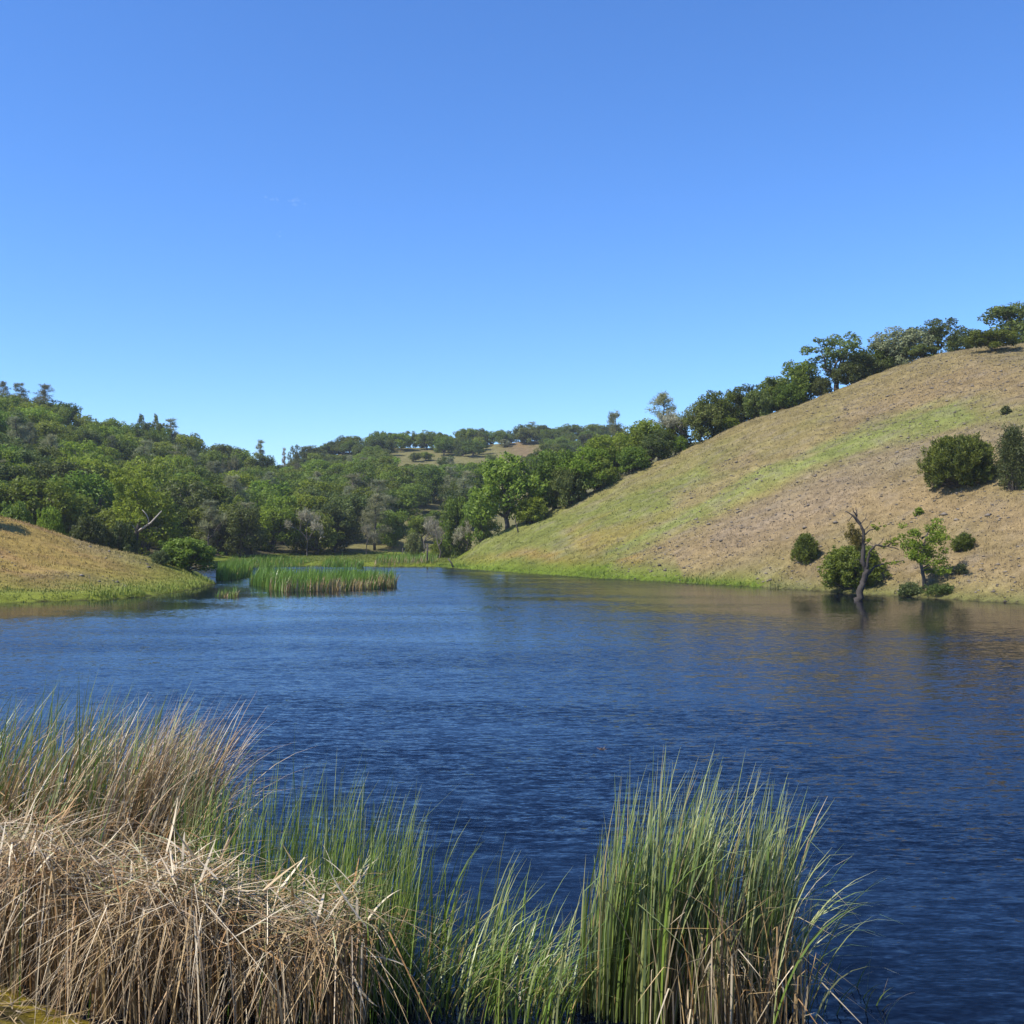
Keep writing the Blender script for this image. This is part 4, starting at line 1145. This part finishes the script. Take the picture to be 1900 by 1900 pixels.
# --- C: open stand of green reeds between
def clump_C():
    n = 1250
    px = np.where(rng.random(n) < .76, rng.uniform(310, 760, n), rng.uniform(600, 1050, n))
    Yv = np.interp(px, [300, 700, 1050], [12.6, 11.5, 10.7]) + rng.normal(size=n) * .62
    tall = np.interp(px, [300, 450, 700, 850, 950, 1050], [2.25, 2.4, 2.25, 1.8, 1.45, 1.2])
    H = tall * rng.uniform(.28, 1.0, n) ** .8 * np.where(rng.random(n) < .04, 1.18, 1)
    Vg, Cg = make(rng, xy_px(px, Yv), Yv, H, rng.normal(size=n) * .7, np.abs(rng.normal(size=n)) * .05, np.abs(rng.normal(size=n)) * .30 + np.where(px > 780, .5, .03) * rng.random(n), rng.uniform(.010, .021, n), [G_A, G_B, np.array([.20, .28, .04]), G_PALE], [.26, .38, .18, .18], tip=G_PALE, tipw=.6, kinkp=.05, kinka=1.1)
    m = 420     # arching blades over the water on the right side
    px = rng.uniform(700, 1060, m); Yv = np.interp(px, [700, 1060], [10.7, 10.2]) + rng.normal(size=m) * .35
    Va, Ca = make(rng, xy_px(px, Yv), Yv, rng.uniform(.7, 1.5, m), rng.normal(size=m) * .8, np.abs(rng.normal(size=m)) * .15, rng.uniform(.6, 2.1, m), rng.uniform(.009, .016, m), [G_A, G_B, G_PALE, D_TAN], [.34, .36, .16, .14], tip=G_PALE, tipw=.5)
    reed_thing('reed_clump', 'thin open stand of upright green reeds in the water between two clumps', [('green_blades', Vg, Cg, M['blade']), ('arching_blades', Va, Ca, M['blade'])], 'reeds', 110)
clump_C()
# --- E: stray stems right of the clump
def clump_E():
    k = 20
    px = rng.uniform(1510, 1650, k); Yv = rng.uniform(9.9, 10.9, k)
    V, C = make(rng, xy_px(px, Yv), Yv, rng.uniform(.45, 1.1, k), rng.normal(size=k) * .6, rng.uniform(0, .25, k), rng.uniform(.2, 1.3, k), rng.uniform(.009, .016, k), [G_BLUE, G_B, D_TAN], [.5, .3, .2], nseg=10, tip=G_PALE, tipw=.6)
    root = add('reed_clump', None, label='few stray arching reed stems beside the lone cattail clump', cat='reeds', loc=(2.9, 10.3, 0))
    for i in range(k):
        add('leaf', blade_mesh('leaf', V[i:i + 1] - np.array([2.9, 10.3, 0]), C[i:i + 1]), M['blade'], parent=root)
clump_E()

# --- reed beds far across the water
def far_bed(label, outline, n, h0, h1, dry, seed, name='reed_bed', cat='reeds'):
    """outline: polygon of (X, Y) on the water"""
    r = np.random.default_rng(seed); poly_ = np.array(outline, float)
    lo, hi = poly_.min(0), poly_.max(0); pts = []
    while len(pts) < n:
        q = lo + (hi - lo) * r.random((n * 3, 2)); ins = np.zeros(len(q), bool)
        for (ax, ay), (bx, by) in zip(poly_, np.roll(poly_, -1, 0)):
            c = ((ay > q[:, 1]) != (by > q[:, 1])) & (q[:, 0] < (bx - ax) * (q[:, 1] - ay) / ((by - ay) or 1e-9) + ax); ins ^= c
        pts += list(q[ins])
    q = np.array(pts[:n])
    x, y = q[:, 0], q[:, 1]
    clumpy = 0.82 + 0.75 * fbm(x / 1.5, y / 1.5, seed) + 0.4 * fbm(x / 0.4, y / 0.4, seed + 3)
    clumpy = clumpy * np.where(r.random(n) < .04, 1.25, 1.0)
    H = r.uniform(h0, h1, n) * clumpy
    isd = r.random(n) < (dry(x, y) if callable(dry) else dry)
    V, C = make(r, x, y, H, r.normal(size=n) * .8, np.abs(r.normal(size=n)) * .06, np.abs(r.normal(size=n)) * .35, r.uniform(.035, .06, n), [G_A * 1.35, G_B * 1.2, np.array([.125, .23, .033])], [.30, .38, .32], nseg=4)
    Cd = colours(r, n, 5, [D_TAN, D_GREY, D_RUST], [.4, .4, .2])
    C[isd] = Cd[isd]; V[isd, :, :, 2] *= 0.72
    parts = [('green_blades', V[~isd], C[~isd], M['blade'])]
    if isd.sum() > 3: parts.append(('dry_blades', V[isd], C[isd], M['dry']))
    return reed_thing(name, label, parts, cat)
def dry_isle(x, y):
    front = np.interp(x, [-18.5, -15, -9], [83.2, 81.0, 87.0])
    return np.where(y < front + 1.3, np.interp(x, [-17.5, -14, -9.5], [.22, .7, .6]), 0.08)
far_bed('broad green reed island with dry stalks along its front', [(-18.4, 83.0), (-16.8, 81.0), (-13, 81.6), (-9.2, 86.2), (-9.3, 88.5), (-13, 92), (-18.5, 94), (-22.4, 95.5), (-21.9, 91.2), (-19.4, 87)], 7000, 1.5, 2.15, dry_isle, 61)
far_bed('narrow green reed bed between the spit bush and the channel', [(-27.0, 100), (-25.8, 99), (-25.6, 103), (-26.4, 112), (-30, 112)], 2200, 1.6, 2.2, .08, 62)
far_bed('thin reed strip standing in the channel beyond the spit', [(-27.5, 118), (-26.4, 117.5), (-26.0, 120), (-27.0, 121)], 220, 1.4, 1.9, .1, 63)
far_bed('small dry reed tuft in the water off the spit tip', [(-20.2, 74.5), (-18.7, 74.0), (-18.8, 75.6), (-20.0, 75.8)], 260, .7, 1.3, .45, 64, 'reed_tuft')
far_bed('green reeds lining the meadow shore beyond the reed island', [(-24, 138), (-19.5, 137), (-19.5, 139), (-24, 141)], 900, 1.0, 1.7, .1, 65)
far_bed('lone small dark reed tuft in open water before the meadow', [(-18.6, 131.3), (-17.9, 131.2), (-17.9, 132.0), (-18.6, 132.1)], 130, 1.2, 1.7, .0, 66, 'reed_tuft')
far_bed('dark sedge along the meadow shore by the upright post', [(-17.5, 138.2), (-9.8, 138.0), (-9.8, 146), (-17.5, 147)], 1500, .8, 1.6, .45, 67)
far_bed('green sedge at the head of the channel', [(-37, 139), (-28, 138), (-26, 142.5), (-37, 144)], 1800, .6, 1.3, .1, 68)

# --- grass on the slopes (nobody could count it)
def slope_grass(n):
    r = np.random.default_rng(31)
    x = np.concatenate([r.uniform(-12, 72, n), r.uniform(-50, -24, n // 6), r.uniform(-38, -8, n // 6)])
    y = np.concatenate([r.uniform(62, 142, n), r.uniform(66, 100, n // 6), r.uniform(139, 185, n // 6)])
    z = terrain(x, y); ok = (z > 0.03)
    x, y, z = x[ok], y[ok], z[ok]
    col = ground_colour(x, y, z)
    dens = fbm(x / 2.5, y / 2.5, 88) + 0.5
    keep = r.random(len(x)) < 0.25 + 0.9 * dens
    x, y, z, col = x[keep], y[keep], z[keep], col[keep]
    # taller grass crowding the waterline
    fx_ = np.concatenate([r.uniform(-12, 36, 60000), r.uniform(-44, -24, 26000)]); fy_ = np.concatenate([r.uniform(62, 140, 60000), r.uniform(58, 98, 26000)])
    fz_ = terrain(fx_, fy_); w_ = np.exp(-((fz_ - .12) / .22) ** 2) * np.clip(0.25 + 3.0 * fbm(fx_ / 2.2, fy_ / 2.2, 19), 0, 1)
    kk = (fz_ > .0) & (r.random(len(fx_)) < w_)
    nsh = kk.sum()
    x = np.concatenate([x, fx_[kk]]); y = np.concatenate([y, fy_[kk]]); z = np.concatenate([z, fz_[kk]])
    col = np.concatenate([col, ground_colour(fx_[kk], fy_[kk], fz_[kk]) * np.array([1.0, 1.1, .9])])
    m = len(x); k = 3
    tall = np.ones(m); tall[m - nsh:] = 2.3
    bx = np.repeat(x, k) + r.normal(size=m * k) * .09; by_ = np.repeat(y, k) + r.normal(size=m * k) * .09
    b_ = np.stack([bx, by_, terrain(bx, by_) - 0.03], 1)
    H = np.repeat(r.uniform(.06, .24, m) * tall, k) * r.uniform(.7, 1.2, m * k)
    V = blades(r, b_, H, r.random(m * k) * 6.283, np.abs(r.normal(size=m * k)) * .25, np.abs(r.normal(size=m * k)) * .5, r.uniform(.035, .075, m * k), None, 2)
    c = np.repeat(col, k, 0) * (1.0 + 0.55 * r.random((m * k, 1)))
    C = np.repeat(c[:, None], 3, 1)
    return blade_mesh('hill_grass', V, C)
add('hill_grass', slope_grass(70000), M['grass'], kind='stuff', label='dry and green grass tufts over the slopes and meadow', cat='grass')

# --- stones on the slopes
def stones():
    r = np.random.default_rng(44)
    zones = [([(1180, 1045), (1350, 985), (1500, 925), (1650, 855)], 45, 1500), ([(1650, 850), (1900, 790)], 35, 450), ([(1560, 790), (1750, 710), (1900, 700)], 45, 650),
             ([(1250, 930), (1420, 880)], 18, 160), ([(1330, 865), (1380, 852)], 10, 60), ([(130, 1003), (200, 1025), (275, 1045)], 6, 130), ([(70, 1072), (150, 1066), (230, 1084)], 3, 90), ([(0, 1050), (20, 1045)], 8, 40),
             ([(1450, 1070), (1700, 1060), (1900, 1080)], 35, 350), ([(1700, 960), (1900, 930)], 40, 350)]
    g = Geo()
    bv = np.array([(1, 0, 0), (-1, 0, 0), (0, 1, 0), (0, -1, 0), (0, 0, 1), (0, 0, -0.6)], float)
    bt = np.array([(0, 2, 4), (2, 1, 4), (1, 3, 4), (3, 0, 4), (2, 0, 5), (1, 2, 5), (3, 1, 5), (0, 3, 5)])
    X = np.concatenate([r.uniform(-6, 70, 90000), r.uniform(-46, -26, 6000)]); Yv = np.concatenate([r.uniform(66, 138, 90000), r.uniform(68, 95, 6000)])
    Z = terrain(X, Yv); px = 950 + X / Yv * FPX; py = HOR - (Z - CAMZ) / Yv * FPX
    prob = np.zeros(len(X))
    for line, w, n in zones: prob = np.maximum(prob, brush(px, py, line, w * 1.3))
    pick = np.nonzero((r.random(len(X)) < prob * 0.30) & (Z > .05))[0]
    for i in pick:
        k = min(.055 * math.exp(r.normal() * .5), .24)
        v = bv * (k * r.uniform(.6, 1.3, (6, 1))) * np.array([1.5, 1.2, .7])
        an = r.random() * 6.28; ca, sa = math.cos(an), math.sin(an)
        v = np.stack([v[:, 0] * ca - v[:, 1] * sa, v[:, 0] * sa + v[:, 1] * ca, v[:, 2]], 1)
        g.put(v + np.array([X[i], Yv[i], Z[i] + k * .12]), tris=bt, tint=r.random())
    return g.mesh('hillside_stones')
sm, nt, b = new_mat('hill_stone')
at = N(nt, 'ShaderNodeAttribute', attribute_name='tint')
cr_ = nt.nodes.new('ShaderNodeMix'); cr_.data_type = 'RGBA'
cr_.inputs[6].default_value = (0.055, 0.045, 0.035, 1); cr_.inputs[7].default_value = (0.21, 0.175, 0.135, 1)
nt.links.new(at.outputs['Fac'], cr_.inputs[0]); nt.links.new(cr_.outputs[2], b.inputs['Base Color']); b.inputs['Roughness'].default_value = 0.9
add('hillside_stones', stones(), sm, kind='stuff', label='small grey stones scattered over the slopes', cat='stones')

# ------------------------------------------------------------------ small things
def post(px, py0, py1, Y, r, tilt, label):
    x = (px - 950) / FPX * Y; g0 = max(tz(x, Y), -0.6)
    H = (py1 - py0) / FPX * Y
    root = add('wooden_post', None, label=label, cat='post', loc=(x, Y, g0))
    g = Geo(); g.tube([(0, 0, -0.4), (tilt * .5, 0, H * .5), (tilt, 0, H)], [r, r * .95, r * .85], 8)
    add('shaft', g.mesh('post_shaft', True), M['post'], parent=root)
    g = Geo(); g.tube([(tilt, 0, H), (tilt * 1.05, 0, H + .06)], [r * .8, r * .3], 8); add('top', g.mesh('post_top', True), M['dead'], parent=root)
post(793, 1014, 1050, 138.5, .11, 0.0, 'dark upright wooden post at the water edge by the meadow')
post(843, 1030, 1045, 133, .09, -.75, 'short leaning wooden post at the foot of the bare hill')
post(747, 1018, 1040, 150, .07, 0.0, 'thin grey post standing in the meadow')
h = hit(962, 988)
root = add('snag', None, label='thin leaning dead stem on the slope beside the round bright bush', cat='dead stem', loc=tuple(h))
g = Geo(); g.tube([(0, 0, -.2), (-.15, 0, .5), (-.38, 0, 1.3), (-.36, 0, 2.0)], [.09, .08, .06, .03], 6); add('stem', g.mesh('snag_stem', True), M['post'], parent=root)

# floating twig cluster out on the water
fx, fy = xy_px(1117, 22.6), 22.6
rr = np.random.default_rng(8)
root = add('floating_debris', None, label='small brown tuft of debris floating in the open water', cat='debris', loc=(float(fx), fy, 0.0))
n = 30
V = blades(rr, np.stack([rr.normal(size=n) * .03, rr.normal(size=n) * .02, np.full(n, -.01)], 1), rr.uniform(.05, .13, n), rr.random(n) * 6.283, rr.uniform(.7, 1.45, n), rr.random(n) * .3, np.full(n, .014), None, 3)
add('twig', blade_mesh('twig', V, colours(rr, n, 4, [D_RUST, D_TAN * .7, D_DARK], [.5, .3, .2])), M['dry'], parent=root, kind='stuff')
# sunken stick by the reeds
p0 = P(975, 1838, 10.7); p1 = P(1080, 1832, 10.75)
root = add('driftwood_stick', None, label='reddish stick floating among the reeds by the near bank', cat='stick', loc=(float(p0[0]), 10.7, 0.0))
g = Geo(); d = p1[0] - p0[0]
g.tube([(0, 0, .0), (d * .4, .02, .025), (d * .8, .0, .02), (d, .03, .0)], [.014, .018, .016, .008], 7); add('stick', g.mesh('stick', True), bark_mat('red_brown_stick', (.10, .04, .025), (.22, .10, .06), 4.0), parent=root)

# ------------------------------------------------------------------ thin summer haze
hz = bpy.data.materials.new('haze_air'); hz.use_nodes = True
ht = hz.node_tree; ht.nodes.remove(ht.nodes['Principled BSDF'])
pv = ht.nodes.new('ShaderNodeVolumePrincipled'); pv.inputs['Color'].default_value = (0.80, 0.90, 1.0, 1); pv.inputs['Density'].default_value = 0.00016
ht.links.new(pv.outputs[0], ht.nodes['Material Output'].inputs['Volume'])
x0, x1, y0, y1, z0, z1 = -640, 660, -180, 910, float(GZ.min()) - 1.0, float(max(GZ.max(), 45)) + 14
hv = np.array([(x, y, z) for z in (z0, z1) for x, y in ((x0, y0), (x1, y0), (x1, y1), (x0, y1))], float)
hf = np.array([(3, 2, 1, 0), (4, 5, 6, 7), (0, 1, 5, 4), (1, 2, 6, 5), (2, 3, 7, 6), (3, 0, 4, 7)])
add('haze', make_mesh('haze', hv, [hf]), hz, kind='stuff')

# ------------------------------------------------------------------ three tiny wisps of cloud
cmat = bpy.data.materials.new('cloud_wisp'); cmat.use_nodes = True
ct = cmat.node_tree; ct.nodes.remove(ct.nodes['Principled BSDF'])
cv = ct.nodes.new('ShaderNodeVolumePrincipled'); cv.inputs['Color'].default_value = (1, 1, 1, 1); cv.inputs['Density'].default_value = 0.006
ct.links.new(cv.outputs[0], ct.nodes['Material Output'].inputs['Volume'])
rr = np.random.default_rng(2)
for (px, py, w, h, lab) in ((503, 370, 15, 9, 'tiny faint cloud wisp, left of the upper pair in the sky'), (548, 375, 22, 11, 'tiny faint cloud wisp, right of the upper pair in the sky'), (517, 437, 10, 7, 'tiny faint cloud wisp just below the upper pair in the sky')):
    c = P(px, py, 2600.0); k = 2600 / FPX
    root = add('cloud', None, label=lab, cat='cloud', loc=tuple(c))
    for j in range(7):
        o = rr.normal(size=3) * np.array([w * .33, w * .3, h * .33]) * k
        a = np.arange(8) * math.pi / 4; rings = []
        for f in (-.75, 0, .75):
            q = math.sqrt(1 - f * f) * rr.uniform(.8, 1.2, 8)
            rings.append(np.stack([np.cos(a) * q * w * .24 * k, np.sin(a) * q * w * .24 * k, np.full(8, f * h * .26 * k)], 1))
        v = np.concatenate(rings + [np.array([[0, 0, -h * .28 * k], [0, 0, h * .28 * k]])]) * rr.uniform(.5, 1.1) + o
        i = np.arange(8); i2 = (i + 1) % 8
        g = Geo(); g.put(v, np.concatenate([np.stack([r_ * 8 + i, r_ * 8 + i2, (r_ + 1) * 8 + i2, (r_ + 1) * 8 + i], 1) for r_ in (0, 1)]), np.concatenate([np.stack([i2, i, np.full(8, 24)], 1), np.stack([16 + i, 16 + i2, np.full(8, 25)], 1)]))
        add('puff', g.mesh('cloud_puff', True), cmat, parent=root)
